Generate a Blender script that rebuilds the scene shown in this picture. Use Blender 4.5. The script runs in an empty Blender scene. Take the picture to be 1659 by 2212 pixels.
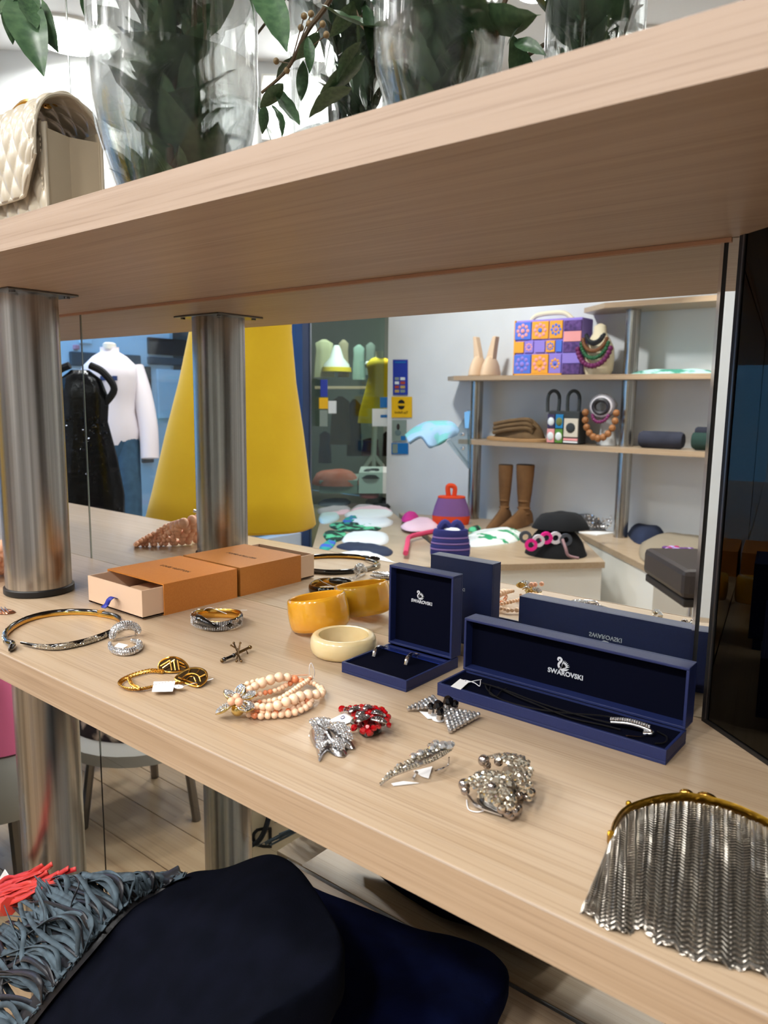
import bpy, bmesh, math, random
from mathutils import Vector, Matrix, noise as mnoise
random.seed(7)
PI = math.pi
sc = bpy.context.scene
COL = sc.collection

# ------------------------------------------------------------------ camera
FPX, CXP, CYP = 1626.94, 829.5, 1106.0
CAMP = Vector((0.0, -0.7055, 0.2906))
yaw, pitch, roll = 0.6769, -0.1493, 0.0128
fw = Vector((-math.sin(yaw)*math.cos(pitch), math.cos(yaw)*math.cos(pitch), math.sin(pitch)))
r0 = Vector((math.cos(yaw), math.sin(yaw), 0)); u0 = r0.cross(fw)
rt = r0*math.cos(roll) + u0*math.sin(roll); up = -r0*math.sin(roll) + u0*math.cos(roll)
cam = bpy.data.cameras.new('camera'); camo = bpy.data.objects.new('camera', cam); COL.objects.link(camo)
m = Matrix.Identity(4)
for i in range(3):
    m[i][0], m[i][1], m[i][2], m[i][3] = rt[i], up[i], -fw[i], CAMP[i]
camo.matrix_world = m
cam.sensor_width = 36; cam.lens = FPX/2212*36; cam.clip_start = .02
cam.dof.use_dof = True; cam.dof.focus_distance = 0.86; cam.dof.aperture_fstop = 11.5
sc.camera = camo
# ------------------------------------------------------------------ world, view
w = bpy.data.worlds.new('World'); sc.world = w; w.use_nodes = True
bg = w.node_tree.nodes['Background']; bg.inputs[0].default_value = (.22, .52, 1, 1); bg.inputs[1].default_value = 4.5
vs = sc.view_settings; vs.view_transform = 'Standard'; vs.look = 'None'; vs.gamma = 1; vs.use_curve_mapping = False
vs.exposure = -0.1
LAMP_W = 14.0      # each ceiling downlight

def ray(u, v): return rt*((u-CXP)/FPX) - up*((v-CYP)/FPX) + fw
def pz(u, v, z=0.): d = ray(u, v); return CAMP + d*((z-CAMP.z)/d.z)
def py(u, v, y): d = ray(u, v); return CAMP + d*((y-CAMP.y)/d.y)
def px(u, v, x): d = ray(u, v); return CAMP + d*((x-CAMP.x)/d.x)
def pd(u, v, d): return CAMP + ray(u, v)*d
def V3(*a): return Vector(a)

# ------------------------------------------------------------------ materials
def lin(c):
    out = []
    for x in c:
        x /= 255.; out.append(x/12.92 if x <= .04045 else ((x+.055)/1.055)**2.4)
    return (*out, 1.)
MATS = {}
def mat(name, c, rough=.5, metal=0., c2=None, scale=(20, 20, 20), bump=0., coat=0., emit=None, es=0., trans=0., ior=1.45, sheen=0., spec=None, detail=4., lo=.35, hi=.65, bscale=None, sss=0., aniso=0., rnd=0., alpha=None, spread=None):
    if name in MATS: return MATS[name]
    mt = bpy.data.materials.new(name); mt.use_nodes = True; nt = mt.node_tree; N = nt.nodes; L = nt.links
    b = N['Principled BSDF']; I = b.inputs
    I['Base Color'].default_value = lin(c); I['Roughness'].default_value = rough; I['Metallic'].default_value = metal
    I['Coat Weight'].default_value = coat; I['Coat Roughness'].default_value = .08
    I['Transmission Weight'].default_value = trans; I['IOR'].default_value = ior; I['Sheen Weight'].default_value = sheen
    if spec is not None: I['Specular IOR Level'].default_value = spec
    if sss: I['Subsurface Weight'].default_value = sss; I['Subsurface Radius'].default_value = (.01, .006, .003)
    if aniso: I['Anisotropic'].default_value = aniso
    if alpha is not None: I['Alpha'].default_value = alpha
    if emit: I['Emission Color'].default_value = lin(emit); I['Emission Strength'].default_value = es
    if c2 or bump:
        tc = N.new('ShaderNodeTexCoord'); mp = N.new('ShaderNodeMapping'); mp.inputs['Scale'].default_value = scale
        L.new(tc.outputs['Object'], mp.inputs['Vector'])
        nz = N.new('ShaderNodeTexNoise'); nz.inputs['Scale'].default_value = 1.; nz.inputs['Detail'].default_value = detail
        L.new(mp.outputs[0], nz.inputs['Vector'])
    src = None
    if c2:
        rp = N.new('ShaderNodeValToRGB'); e = rp.color_ramp.elements
        e[0].position = lo; e[0].color = lin(c); e[1].position = hi; e[1].color = lin(c2)
        L.new(nz.outputs['Fac'], rp.inputs['Fac']); src = rp.outputs['Color']; L.new(src, I['Base Color'])
    if rnd:
        oi = N.new('ShaderNodeObjectInfo'); hs = N.new('ShaderNodeHueSaturation')
        mr = N.new('ShaderNodeMapRange'); mr.inputs['To Min'].default_value = 1-rnd; mr.inputs['To Max'].default_value = 1+rnd*.6
        L.new(oi.outputs['Random'], mr.inputs['Value']); L.new(mr.outputs[0], hs.inputs['Value'])
        if src: L.new(src, hs.inputs['Color'])
        else: hs.inputs['Color'].default_value = lin(c)
        L.new(hs.outputs[0], I['Base Color'])
    if bump:
        n2 = nz
        if bscale:
            mp2 = N.new('ShaderNodeMapping'); mp2.inputs['Scale'].default_value = bscale; L.new(tc.outputs['Object'], mp2.inputs['Vector'])
            n2 = N.new('ShaderNodeTexNoise'); n2.inputs['Scale'].default_value = 1.; L.new(mp2.outputs[0], n2.inputs['Vector'])
        bp = N.new('ShaderNodeBump'); bp.inputs['Strength'].default_value = bump; bp.inputs['Distance'].default_value = .002
        L.new(n2.outputs['Fac'], bp.inputs['Height']); L.new(bp.outputs[0], I['Normal'])
    MATS[name] = mt; return mt
def wood_mat(name, c1, c2, c3, rough=.34, coat=.12, sx=2.2, sy=95., sz=95.):
    if name in MATS: return MATS[name]
    mt = mat(name, c1, rough, coat=coat); nt = mt.node_tree; N = nt.nodes; L = nt.links; b = N['Principled BSDF']
    tc = N.new('ShaderNodeTexCoord'); mp = N.new('ShaderNodeMapping'); mp.inputs['Scale'].default_value = (sx, sy, sz)
    L.new(tc.outputs['Object'], mp.inputs['Vector'])
    nz = N.new('ShaderNodeTexNoise'); nz.inputs['Scale'].default_value = 1.; nz.inputs['Detail'].default_value = 5.; nz.inputs['Distortion'].default_value = .25
    L.new(mp.outputs[0], nz.inputs['Vector'])
    mp2 = N.new('ShaderNodeMapping'); mp2.inputs['Scale'].default_value = (sx*2.4, sy*5, sz*5); L.new(tc.outputs['Object'], mp2.inputs['Vector'])
    n2 = N.new('ShaderNodeTexNoise'); n2.inputs['Scale'].default_value = 1.; n2.inputs['Detail'].default_value = 3.; L.new(mp2.outputs[0], n2.inputs['Vector'])
    rp = N.new('ShaderNodeValToRGB'); e = rp.color_ramp.elements
    e[0].position = .33; e[0].color = lin(c2); e[1].position = .62; e[1].color = lin(c1)
    L.new(nz.outputs['Fac'], rp.inputs['Fac'])
    r2 = N.new('ShaderNodeValToRGB'); e = r2.color_ramp.elements
    e[0].position = .3; e[0].color = lin(c3); e[1].position = .48; e[1].color = (1, 1, 1, 1)
    L.new(n2.outputs['Fac'], r2.inputs['Fac'])
    mx = N.new('ShaderNodeMixRGB'); mx.blend_type = 'MULTIPLY'; mx.inputs[0].default_value = .30
    L.new(rp.outputs[0], mx.inputs[1]); L.new(r2.outputs[0], mx.inputs[2]); L.new(mx.outputs[0], b.inputs['Base Color'])
    return mt
WOOD = wood_mat('oak_laminate', (182, 160, 134), (173, 149, 121), (158, 132, 108))
WOODE = wood_mat('oak_edge', (180, 154, 126), (164, 137, 108), (140, 114, 90), rough=.5, coat=0)
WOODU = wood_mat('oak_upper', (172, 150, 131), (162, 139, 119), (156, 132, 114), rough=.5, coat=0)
STEEL = mat('brushed_steel', (196, 192, 186), .27, 1., c2=(150, 146, 140), scale=(120, 120, .8), bump=.05, aniso=.5)
STEELD = mat('steel_dark', (120, 118, 116), .3, 1.)
CHROME = mat('chrome', (225, 225, 228), .08, 1.)
BLACKP = mat('black_plastic', (18, 18, 19), .45)
MIRROR = mat('mirror_silver', (236, 240, 238), 0.0, 1.)
DARKGL = mat('smoked_mirror', (48, 48, 44), .015, 1.)
WHITEW = mat('white_wall_paint', (222, 224, 226), .7, c2=(217, 219, 221), scale=(3, 3, 3))
WHITEL = mat('white_laminate', (236, 235, 230), .4)
CEILM = mat('ceiling_paint', (226, 226, 226), .85)
GOLD = mat('gold', (226, 178, 88), .2, 1.)
GOLDP = mat('pale_gold', (216, 190, 120), .22, 1.)
BRASS = mat('brass', (190, 150, 52), .3, 1., c2=(160, 122, 40), scale=(180, 180, 180), bump=.3)
SILVER = mat('silver', (200, 200, 202), .2, 1.)
GUN = mat('gunmetal', (120, 116, 110), .25, 1.)
RHINE = mat('rhinestone', (240, 242, 244), .06, .85, rnd=.0)
RHINEY = mat('rhinestone_champagne', (226, 218, 200), .06, .9)
RHINES = mat('rhinestone_smoke', (150, 140, 138), .05, .9)
JET = mat('jet_stone', (10, 10, 14), .06, coat=.5)
ENAM = mat('black_enamel', (8, 8, 10), .1, coat=1.)
RED = mat('red_stone', (190, 8, 22), .05, .2, coat=1., trans=.25)
RED2 = mat('dark_red_stone', (70, 6, 14), .05, coat=1.)
CORAL = mat('coral_bead', (250, 222, 194), .28, c2=(246, 198, 156), scale=(90, 90, 90), coat=.4, rnd=.10)
CORAL2 = mat('coral_bead_dark', (234, 150, 102), .28, c2=(214, 120, 78), scale=(90, 90, 90), coat=.4)
CORALP = mat('coral_pink_bead', (246, 186, 152), .35, coat=.2, rnd=.08)
AMBER = mat('amber_resin', (228, 166, 42), .12, c2=(214, 146, 28), scale=(14, 14, 30), coat=1., sss=.15)
IVORY = mat('ivory_resin', (236, 218, 172), .2, c2=(226, 202, 148), scale=(20, 20, 40), coat=.7, sss=.1)
NAVY = mat('navy_leatherette', (28, 40, 88), .5, c2=(24, 34, 78), scale=(1500, 1500, 1500), bump=.18)
NAVYV = mat('navy_velvet', (7, 9, 24), .95, spec=.05)
NAVYS = mat('navy_satin', (28, 42, 96), .38)
PRINTW = mat('silver_print', (214, 218, 226), .45, .2)
PRINTD = mat('dark_print', (72, 46, 26), .6)
ORANGE = mat('orange_paper', (200, 126, 52), .55, c2=(194, 119, 46), scale=(500, 500, 500), bump=.05)
PEACH = mat('peach_paper', (222, 190, 162), .6)
TANIN = mat('tan_inner', (190, 156, 122), .8)
BLUER = mat('blue_ribbon', (36, 48, 150), .5)
PAPER = mat('white_tag', (240, 240, 240), .7)
THREAD = mat('white_thread', (232, 232, 236), .6)
INK = mat('ink', (60, 62, 120), .7)
CREAML = mat('cream_leather', (186, 177, 158), .3, c2=(178, 168, 149), scale=(30, 30, 30), bump=.06, coat=.25)
CREAMD = mat('cream_leather_side', (170, 156, 132), .45, bump=.05, scale=(60, 60, 60))
CREAMT = mat('cream_thread', (226, 214, 190), .7)
GLASS = mat('clear_glass', (250, 253, 252), 0., trans=1., ior=1.47, alpha=.6)
WATER = mat('water', (238, 246, 242), 0., trans=1., ior=1.33, alpha=.5)
LEAF = mat('leaf', (66, 92, 62), .32, c2=(46, 72, 48), scale=(14, 14, 14), rnd=.35, spec=.4)
LEAFY = mat('leaf_light', (108, 124, 62), .4, c2=(82, 104, 52), scale=(16, 16, 16))
STEM = mat('stem', (74, 60, 40), .7)
STEMG = mat('green_stem', (86, 104, 56), .6)
BERRY = mat('berry', (116, 96, 62), .5)
CORD = mat('black_cord', (14, 14, 15), .45)
MESHM = mat('mesh_metal', (186, 180, 170), .32, 1., rnd=.0)
MESHU = mat('mesh_lining', (70, 66, 60), .6, .5)
WOOLB = mat('black_wool', (10, 12, 22), .97, spec=.05, c2=(7, 9, 17), scale=(40, 40, 40), bump=.25, bscale=(900, 900, 900), sheen=.0)
WOOLN = mat('navy_wool', (10, 17, 48), .97, spec=.05, c2=(8, 13, 38), scale=(30, 30, 30), bump=.25, bscale=(900, 900, 900), sheen=.0)
FRINGE = mat('slate_suede', (76, 92, 102), .8, c2=(54, 66, 74), scale=(60, 60, 60))
FRINGEB = mat('black_leather', (34, 34, 38), .4, bump=.2, scale=(200, 200, 200))
REDL = mat('red_leather', (176, 30, 44), .5, c2=(206, 74, 50), scale=(6, 6, 6))
YELD = mat('mustard_wool', (230, 188, 26), .9, c2=(226, 183, 22), scale=(9, 9, 9), bump=.15, bscale=(500, 500, 500), sheen=.2)
FLOORM = wood_mat('floor_oak', (172, 148, 118), (156, 130, 100), (140, 110, 80), rough=.35, coat=.1, sx=1.2, sy=26, sz=26)
LAMPM = mat('lamp_diffuser', (255, 255, 255), .5, emit=(255, 252, 246), es=5.)

def pane(name, tint, fac):
    mt = bpy.data.materials.new(name); mt.use_nodes = True; nt = mt.node_tree; N = nt.nodes; L = nt.links; N.remove(N['Principled BSDF'])
    tr = N.new('ShaderNodeBsdfTransparent'); tr.inputs[0].default_value = lin(tint); gl = N.new('ShaderNodeBsdfGlossy'); gl.inputs['Roughness'].default_value = .0
    mx = N.new('ShaderNodeMixShader'); mx.inputs[0].default_value = fac; L.new(tr.outputs[0], mx.inputs[1]); L.new(gl.outputs[0], mx.inputs[2]); L.new(mx.outputs[0], N['Material Output'].inputs['Surface']); return mt
# ------------------------------------------------------------------ mesh helpers
UPZ = Vector((0, 0, 1))
class MB:
    def __init__(s): s.v = []; s.f = []
    def add(s, vs_, fs):
        o = len(s.v); s.v += [Vector(p) for p in vs_]; s.f += [[i+o for i in q] for q in fs]; return s
    def box(s, x0, x1, y0, y1, z0, z1):
        return s.add([(x0,y0,z0),(x1,y0,z0),(x1,y1,z0),(x0,y1,z0),(x0,y0,z1),(x1,y0,z1),(x1,y1,z1),(x0,y1,z1)],
                     [(0,3,2,1),(4,5,6,7),(0,1,5,4),(1,2,6,5),(2,3,7,6),(3,0,4,7)])
    def obox(s, c, ax, ay, az):     # oriented: centre, half-axis vectors
        c = Vector(c); P = []
        for k in (-1, 1):
            for i, j in ((-1,-1),(1,-1),(1,1),(-1,1)): P.append(c + Vector(ax)*i + Vector(ay)*j + Vector(az)*k)
        return s.add(P, [(0,3,2,1),(4,5,6,7),(0,1,5,4),(1,2,6,5),(2,3,7,6),(3,0,4,7)])
    def prism(s, poly, z0, z1):
        n = len(poly); P = [(a[0], a[1], z0) for a in poly] + [(a[0], a[1], z1) for a in poly]
        return s.add(P, [list(range(n))[::-1], list(range(n, 2*n))] + [(i, (i+1) % n, (i+1) % n+n, i+n) for i in range(n)])
    def slab(s, pts, nrm, t):       # planar 3D polygon extruded along nrm by t
        n = len(pts); nrm = Vector(nrm); P = [Vector(p) for p in pts] + [Vector(p)+nrm*t for p in pts]
        return s.add(P, [list(range(n))[::-1], list(range(n, 2*n))] + [(i, (i+1) % n, (i+1) % n+n, i+n) for i in range(n)])
    def tube(s, pts, r, seg=8, closed=False, ry=None, upv=None):
        pts = [Vector(p) for p in pts]; n = len(pts); R = r if isinstance(r, (list, tuple)) else [r]*n
        RY = ry if isinstance(ry, (list, tuple)) else ([ry]*n if ry else R)
        T = []
        for i in range(n):
            a = pts[i-1] if (i > 0 or closed) else pts[i]; b = pts[(i+1) % n] if (i < n-1 or closed) else pts[i]
            t = b-a; T.append(t.normalized() if t.length > 1e-9 else Vector((0, 0, 1)))
        nv = Vector(upv) if upv else (Vector((0, 0, 1)) if abs(T[0].z) < .9 else Vector((1, 0, 0)))
        P = []; 
        for i in range(n):
            if upv: nv = Vector(upv)
            nv = nv - T[i]*nv.dot(T[i])
            if nv.length < 1e-6: nv = T[i].orthogonal()
            nv.normalize(); bv = T[i].cross(nv)
            for k in range(seg):
                a = 2*PI*k/seg; P.append(pts[i] + nv*(math.cos(a)*RY[i]) + bv*(math.sin(a)*R[i]))
        F = []
        for i in range(n if closed else n-1):
            j = (i+1) % n
            for k in range(seg): F.append((i*seg+k, i*seg+(k+1) % seg, j*seg+(k+1) % seg, j*seg+k))
        if not closed: F += [list(range(seg))[::-1], list(range((n-1)*seg, n*seg))]
        return s.add(P, F)
    def lathe(s, prof, c=(0, 0, 0), seg=32, sx=1., sy=1., rot=0., fn=None):
        c = Vector(c); P = []; n = len(prof)
        for r, z in prof:
            for k in range(seg):
                a = 2*PI*k/seg; rr = r*(fn(a, z) if fn else 1.); x = math.cos(a)*rr*sx; y = math.sin(a)*rr*sy
                P.append(c + Vector((x*math.cos(rot)-y*math.sin(rot), x*math.sin(rot)+y*math.cos(rot), z)))
        F = [(i*seg+k, i*seg+(k+1) % seg, (i+1)*seg+(k+1) % seg, (i+1)*seg+k) for i in range(n-1) for k in range(seg)]
        F += [list(range(seg))[::-1], list(range((n-1)*seg, n*seg))]
        return s.add(P, F)
    def ring(s, prof, c=(0,0,0), seg=32, M=None):   # closed profile lathe (torus like)
        n = len(prof); P = []
        for k in range(seg):
            a = 2*PI*k/seg
            for r, z in prof:
                q = Vector((math.cos(a)*r, math.sin(a)*r, z)); P.append((M @ q if M else q) + Vector(c))
        F = [(k*n+i, k*n+(i+1) % n, ((k+1) % seg)*n+(i+1) % n, ((k+1) % seg)*n+i) for k in range(seg) for i in range(n)]
        return s.add(P, F)
    def ball(s, c, r, seg=10, rings=6, sc_=(1, 1, 1)):
        c = Vector(c); P = [c+Vector((0, 0, r*sc_[2]))]
        for i in range(1, rings):
            t = PI*i/rings
            for k in range(seg):
                a = 2*PI*k/seg; P.append(c+Vector((r*sc_[0]*math.sin(t)*math.cos(a), r*sc_[1]*math.sin(t)*math.sin(a), r*sc_[2]*math.cos(t))))
        P.append(c-Vector((0, 0, r*sc_[2]))); F = [(0, 1+k, 1+(k+1) % seg) for k in range(seg)]
        for i in range(rings-2):
            for k in range(seg): F.append((1+i*seg+k, 1+(i+1)*seg+k, 1+(i+1)*seg+(k+1) % seg, 1+i*seg+(k+1) % seg))
        l = len(P)-1; F += [(l, 1+(rings-2)*seg+(k+1) % seg, 1+(rings-2)*seg+k) for k in range(seg)]
        return s.add(P, F)
    def gem(s, c, n, r, seg=7, h=.55):   # faceted stone in the direction n
        c = Vector(c); n = Vector(n).normalized(); a_ = n.orthogonal().normalized(); b_ = n.cross(a_); P = []; ph = random.random()*6
        for rr, hh in ((r*.55, r*h), (r, r*.05), (r*.75, -r*.4)):
            for k in range(seg):
                a = 2*PI*k/seg+ph; P.append(c + n*hh + a_*(rr*math.cos(a)) + b_*(rr*math.sin(a)))
        F = [list(range(seg))] + [(i*seg+k, (i+1)*seg+k, (i+1)*seg+(k+1) % seg, i*seg+(k+1) % seg) for i in range(2) for k in range(seg)] + [list(range(2*seg, 3*seg))[::-1]]
        return s.add(P, F)
    def grid(s, fn, nu, nv, cu=False):
        P = [fn(i/(nu if cu else nu-1), j/(nv-1)) for i in range(nu) for j in range(nv)]
        F = []
        for i in range(nu if cu else nu-1):
            for j in range(nv-1):
                k = (i+1) % nu; F.append((i*nv+j, k*nv+j, k*nv+j+1, i*nv+j+1))
        return s.add(P, F)
    def mound(s, outline, z0, h, rings=6, nz=.0, ns=8., flat=.5, seed=0, base=0.):
        """puffed cloth on an outline (list of xy); flat: share of the radius where it is level"""
        o = [Vector((a[0], a[1], 0)) for a in outline]; o = spl(o, 4, True); n = len(o); c = sum(o, Vector())/n
        P = []; sz = Vector((seed*7.3, seed*3.1, 0))
        for i in range(rings+1):
            t = i/rings                      # 0 rim -> 1 centre
            if t >= .999: t = .98
            k = 1-t; e = min(1, (t/(1-flat))) if flat < 1 else 1
            hh = h*math.sin(min(1, e)*PI/2)**.7 if e > 0 else 0
            for p in o:
                q = c+(p-c)*k
                zz = z0+base+hh + (mnoise.noise((q+sz)*ns)*nz*min(1, t*4))
                P.append(Vector((q.x, q.y, max(zz, z0+base*.5+.0005))))
        for p in o: P.append(Vector((p.x, p.y, z0)))
        F = [(i*n+k, i*n+(k+1) % n, (i+1)*n+(k+1) % n, (i+1)*n+k) for i in range(rings) for k in range(n)]
        F.append([rings*n+k for k in range(n)])
        b = (rings+1)*n
        F += [(b+k, b+(k+1) % n, (k+1) % n, k) for k in range(n)] + [[b+k for k in range(n)][::-1]]
        return s.add(P, F)
    def xf(s, M, start=0):
        for i in range(start, len(s.v)): s.v[i] = M @ s.v[i]
        return s
    def mesh(s, name, base=Vector(), flip=False, smooth=False, ang=None):
        me = bpy.data.meshes.new(name)
        me.from_pydata([(p.x-base.x, (-p.y if flip else p.y)-base.y, p.z-base.z) for p in s.v], [], s.f)
        bm = bmesh.new(); bm.from_mesh(me); bmesh.ops.recalc_face_normals(bm, faces=bm.faces)
        if smooth:
            for f in bm.faces: f.smooth = True
            for e in bm.edges:
                if len(e.link_faces) == 2 and e.calc_face_angle(0) > (ang or .7): e.smooth = False
        bm.to_mesh(me); bm.free(); return me
    def build(s, name, m_, parent=None, flip=False, smooth=False, bevel=0., ang=None, base=None, kind=None, label=None, sub=0, solid=0.):
        if base is None: base = rootloc(parent) if parent else s.low(flip)
        me = s.mesh(name, base, flip, smooth, ang); me.materials.append(m_)
        o = bpy.data.objects.new(name, me); COL.objects.link(o)
        if parent: o.parent = parent
        else: o.location = base
        if solid:
            md = o.modifiers.new('solid', 'SOLIDIFY'); md.thickness = solid; md.offset = 0
        if bevel:
            md = o.modifiers.new('bevel', 'BEVEL'); md.width = bevel; md.segments = 2; md.limit_method = 'ANGLE'; md.angle_limit = .6
        if sub:
            md = o.modifiers.new('sub', 'SUBSURF'); md.levels = sub; md.render_levels = sub
        if kind: o['kind'] = kind
        if label: o['label'] = label
        return o
    def low(s, flip=False):
        n = len(s.v); c = sum(s.v, Vector())/n
        return Vector((c.x, -c.y if flip else c.y, min(p.z for p in s.v)))
def rootloc(o):
    while o.parent: o = o.parent
    return Vector(o.location)
def spl(pts, n=6, closed=False):
    pts = [Vector(p) for p in pts]; N = len(pts); out = []
    for i in range(N if closed else N-1):
        g = lambda k: pts[k % N] if closed else pts[max(0, min(N-1, k))]
        a, b, c, d = g(i-1), g(i), g(i+1), g(i+2)
        for j in range(n):
            t = j/n; out.append(.5*((2*b)+(c-a)*t+(2*a-5*b+4*c-d)*t*t+(3*b-a-3*c+d)*t**3))
    if not closed: out.append(pts[-1])
    return out
def thing(name, label, cat, loc, group=None, flip=False):
    o = bpy.data.objects.new(name, None); COL.objects.link(o); loc = Vector(loc)
    o.location = (loc.x, -loc.y if flip else loc.y, loc.z); o.empty_display_size = .02
    return tag(o, label, cat, group)
def tag(o, label, cat, group=None, kind=None):
    if label: o['label'] = label
    if cat: o['category'] = cat
    if group: o['group'] = group
    if kind: o['kind'] = kind
    return o
def struct(o): o['kind'] = 'structure'; return o
def inst(src, name, loc, parent, scale=(1, 1, 1), M=None, flip=False, mt=None):
    """copy of a unit part sharing its mesh, at a world place"""
    o = bpy.data.objects.new(name, src); COL.objects.link(o); b = rootloc(parent); loc = Vector(loc)
    if flip: loc = Vector((loc.x, -loc.y, loc.z))
    o.parent = parent
    if M: o.matrix_local = Matrix.Translation(loc-b) @ M.to_4x4() @ Matrix.Diagonal((*scale, 1))
    else: o.location = loc-b; o.scale = scale
    if mt: o.material_slots[0].link = 'OBJECT'; o.material_slots[0].material = mt
    return o
def unit(mb, name, m_, smooth=True):
    me = mb.mesh(name, Vector(), False, smooth); me.materials.append(m_); return me
def text(body, size, o, ex, ey, m_, parent, name='lettering', t=.0003, bold=0., sxx=1., flip=False):
    cu = bpy.data.curves.new('t', 'FONT'); cu.body = body; cu.size = size; cu.align_x = 'CENTER'; cu.align_y = 'CENTER'; cu.extrude = t; cu.offset = bold; cu.resolution_u = 3
    ob = bpy.data.objects.new('t', cu); COL.objects.link(ob)
    dg = bpy.context.evaluated_depsgraph_get(); me = bpy.data.meshes.new_from_object(ob.evaluated_get(dg)); bpy.data.objects.remove(ob)
    ex = Vector(ex).normalized(); ey = Vector(ey).normalized(); ez = ex.cross(ey); b = rootloc(parent)
    for v in me.vertices:
        q = Vector(o)+ex*(v.co.x*sxx)+ey*v.co.y+ez*v.co.z
        if flip: q.y = -q.y
        v.co = q-b
    me.name = name; me.materials.clear(); me.materials.append(m_)
    q = bpy.data.objects.new(name, me); COL.objects.link(q); q.parent = parent; return q
def ell(c, a, b, n=10, rot=0.):
    return [(c[0]+a*math.cos(t)*math.cos(rot)-b*math.sin(t)*math.sin(rot), c[1]+a*math.cos(t)*math.sin(rot)+b*math.sin(t)*math.cos(rot)) for t in [2*PI*i/n for i in range(n)]]
# ================================================================== STRUCTURE
ZF, ZC, ZK = -1.05, 1.95, -.60          # floor, ceiling, opposite counter tops (shelf top is z = 0)
YW = -4.30                               # opposite wall
fl = MB().box(-4.1, 1.7, YW-.08, .05, ZF-.06, ZF-.012).build('floor', mat('subfloor', (120, 96, 70), .8)); struct(fl)
pk = MB().box(-.6, .6, -.0735, .0735, -.006, .006); pk = unit(pk, 'plank', FLOORM, False)
j = 0
for iy in range(31):
    off = (iy*.47) % 1.2
    for ix in range(6):
        x = -4.4+off+ix*1.2
        if x < -4.2 or x > 1.4: continue
        o = bpy.data.objects.new('plank', pk); COL.objects.link(o); o.parent = fl
        o.location = Vector((x, -.08-iy*.15, ZF-.006))-fl.location
sfl = MB().box(-8.1, -4.02, -7.2, -3.34, ZF-.03, ZF-.001).build('floor', FLOORM); struct(sfl)
ce = MB().box(-4.1, 1.7, YW-.08, .05, ZC, ZC+.1).build('ceiling', CEILM); struct(ce)
ce = MB().box(-8.2, -4.1, -7.3, -3.28, ZC, ZC+.1).box(-4.1, -3.9, -7.3, YW-.08, ZC, ZC+.1).build('ceiling', CEILM); struct(ce)
wb = MB().box(-4.1, 1.7, .012, .06, ZF, ZC).build('wall_back', WHITEW); struct(wb)
wo = MB().box(-4.0, 1.7, YW-.08, YW, ZF, ZC).build('wall_front', WHITEW); struct(wo)
wr = MB().box(1.6, 1.7, YW, .012, ZF, ZC).build('wall_right', WHITEW); struct(wr)
wl = MB(); wl.box(-4.1, -4.0, YW-.08, .012, 1.0, ZC).box(-4.1, -4.0, -3.3, .012, ZF, -.72)
wl = wl.build('wall_left', WHITEW); struct(wl)
g1 = MB().box(-4.06, -4.05, -3.27, -.02, -.72, 1.0).build('window_1', pane('window_glass', (244, 250, 252), .05)); struct(g1)
fr = MB(); fr.box(-4.1, -3.98, -3.345, -3.275, ZF, 1.0).build('mullion', mat('blue_grey_frame', (58, 72, 104), .4), g1)
MB().box(-3.985, -3.97, -3.36, -3.345, ZF, 1.0).build('mullion_trim', mat('alu', (150, 154, 160), .3, 1.), g1)
dg_ = MB().box(-4.05, -4.04, YW+.0, -3.35, ZF, 1.0).build('door_1', pane('door_glass', (226, 240, 236), .06)); struct(dg_)
# side room behind the door glass
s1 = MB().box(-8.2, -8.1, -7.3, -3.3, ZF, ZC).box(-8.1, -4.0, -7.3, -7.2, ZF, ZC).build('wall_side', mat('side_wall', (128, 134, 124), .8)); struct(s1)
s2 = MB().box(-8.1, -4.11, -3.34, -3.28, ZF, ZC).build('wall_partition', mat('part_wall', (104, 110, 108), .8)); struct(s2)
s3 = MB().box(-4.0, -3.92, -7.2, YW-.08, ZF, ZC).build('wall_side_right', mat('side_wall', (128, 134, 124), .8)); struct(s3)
# ================================================================== MIRROR, DARK PANEL
XS, XR = -1.241, -.195
def mirror(x0, x1, y0, y1, z0, z1, label):
    t = thing('wall_mirror', label, 'mirror', ((x0+x1)/2, 0, z0))
    MB().slab([(x0, y0, z0), (x1, y1, z0), (x1, y1, z1), (x0, y0, z1)], (0, 1, 0), .005).build('mirror_glass', MIRROR, t)
    return t
mt_ = mirror(XS+.0022, XR-.004, 0, 0, -.376, 1.9, 'large wall mirror panel behind the shelf of jewellery')
MB().box(XS+.0002, XS+.0022, -.0006, .0045, -.376, 1.9).build('polished_edge', mat('glass_edge', (150, 160, 150), .1, .6), mt_)
MB().box(XR-.004, XR-.0012, -.0012, .0045, -.376, 1.9).build('bevelled_edge', CHROME, mt_)
m0 = mirror(-2.9, XS-.0022, 0, 0, -1.04, 1.9, 'left wall mirror panel beyond the vertical seam')
MB().box(XS-.0022, XS-.0002, -.0003, .0045, -1.04, 1.9).build('dark_edge', mat('dark_edge', (52, 48, 40), .3, .5), m0)
m1 = mirror(XR+.0022, -.1835, .0, .0012, -.376, 1.9, 'narrow mirror strip right beside the dark glass panel')
MB().box(XR-.0012, XR+.0022, .001, .004, -.376, 1.9).build('black_joint', BLACKP, m1)
m2 = mirror(XS+.0022, -.74, 0, 0, -1.04, -.3762, 'low mirror under the oak shelf beside the steel post, showing the wooden floor')
da = math.radians(-39.5); dv = Vector((math.cos(da), math.sin(da), 0)); dn = Vector((dv.y, -dv.x, 0))
d0 = Vector((-.1825, -.004, 0))
dp = thing('dark_glass_panel', 'dark smoked glass panel at the right end of the shelves', 'glass panel', (d0.x, d0.y, -.6))
def dslab(a, b, z0, z1, off, t): 
    p, q = d0+dv*a+dn*off, d0+dv*b+dn*off
    return MB().slab([(p.x, p.y, z0), (q.x, q.y, z0), (q.x, q.y, z1), (p.x, p.y, z1)], dn*-1, t)
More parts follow.
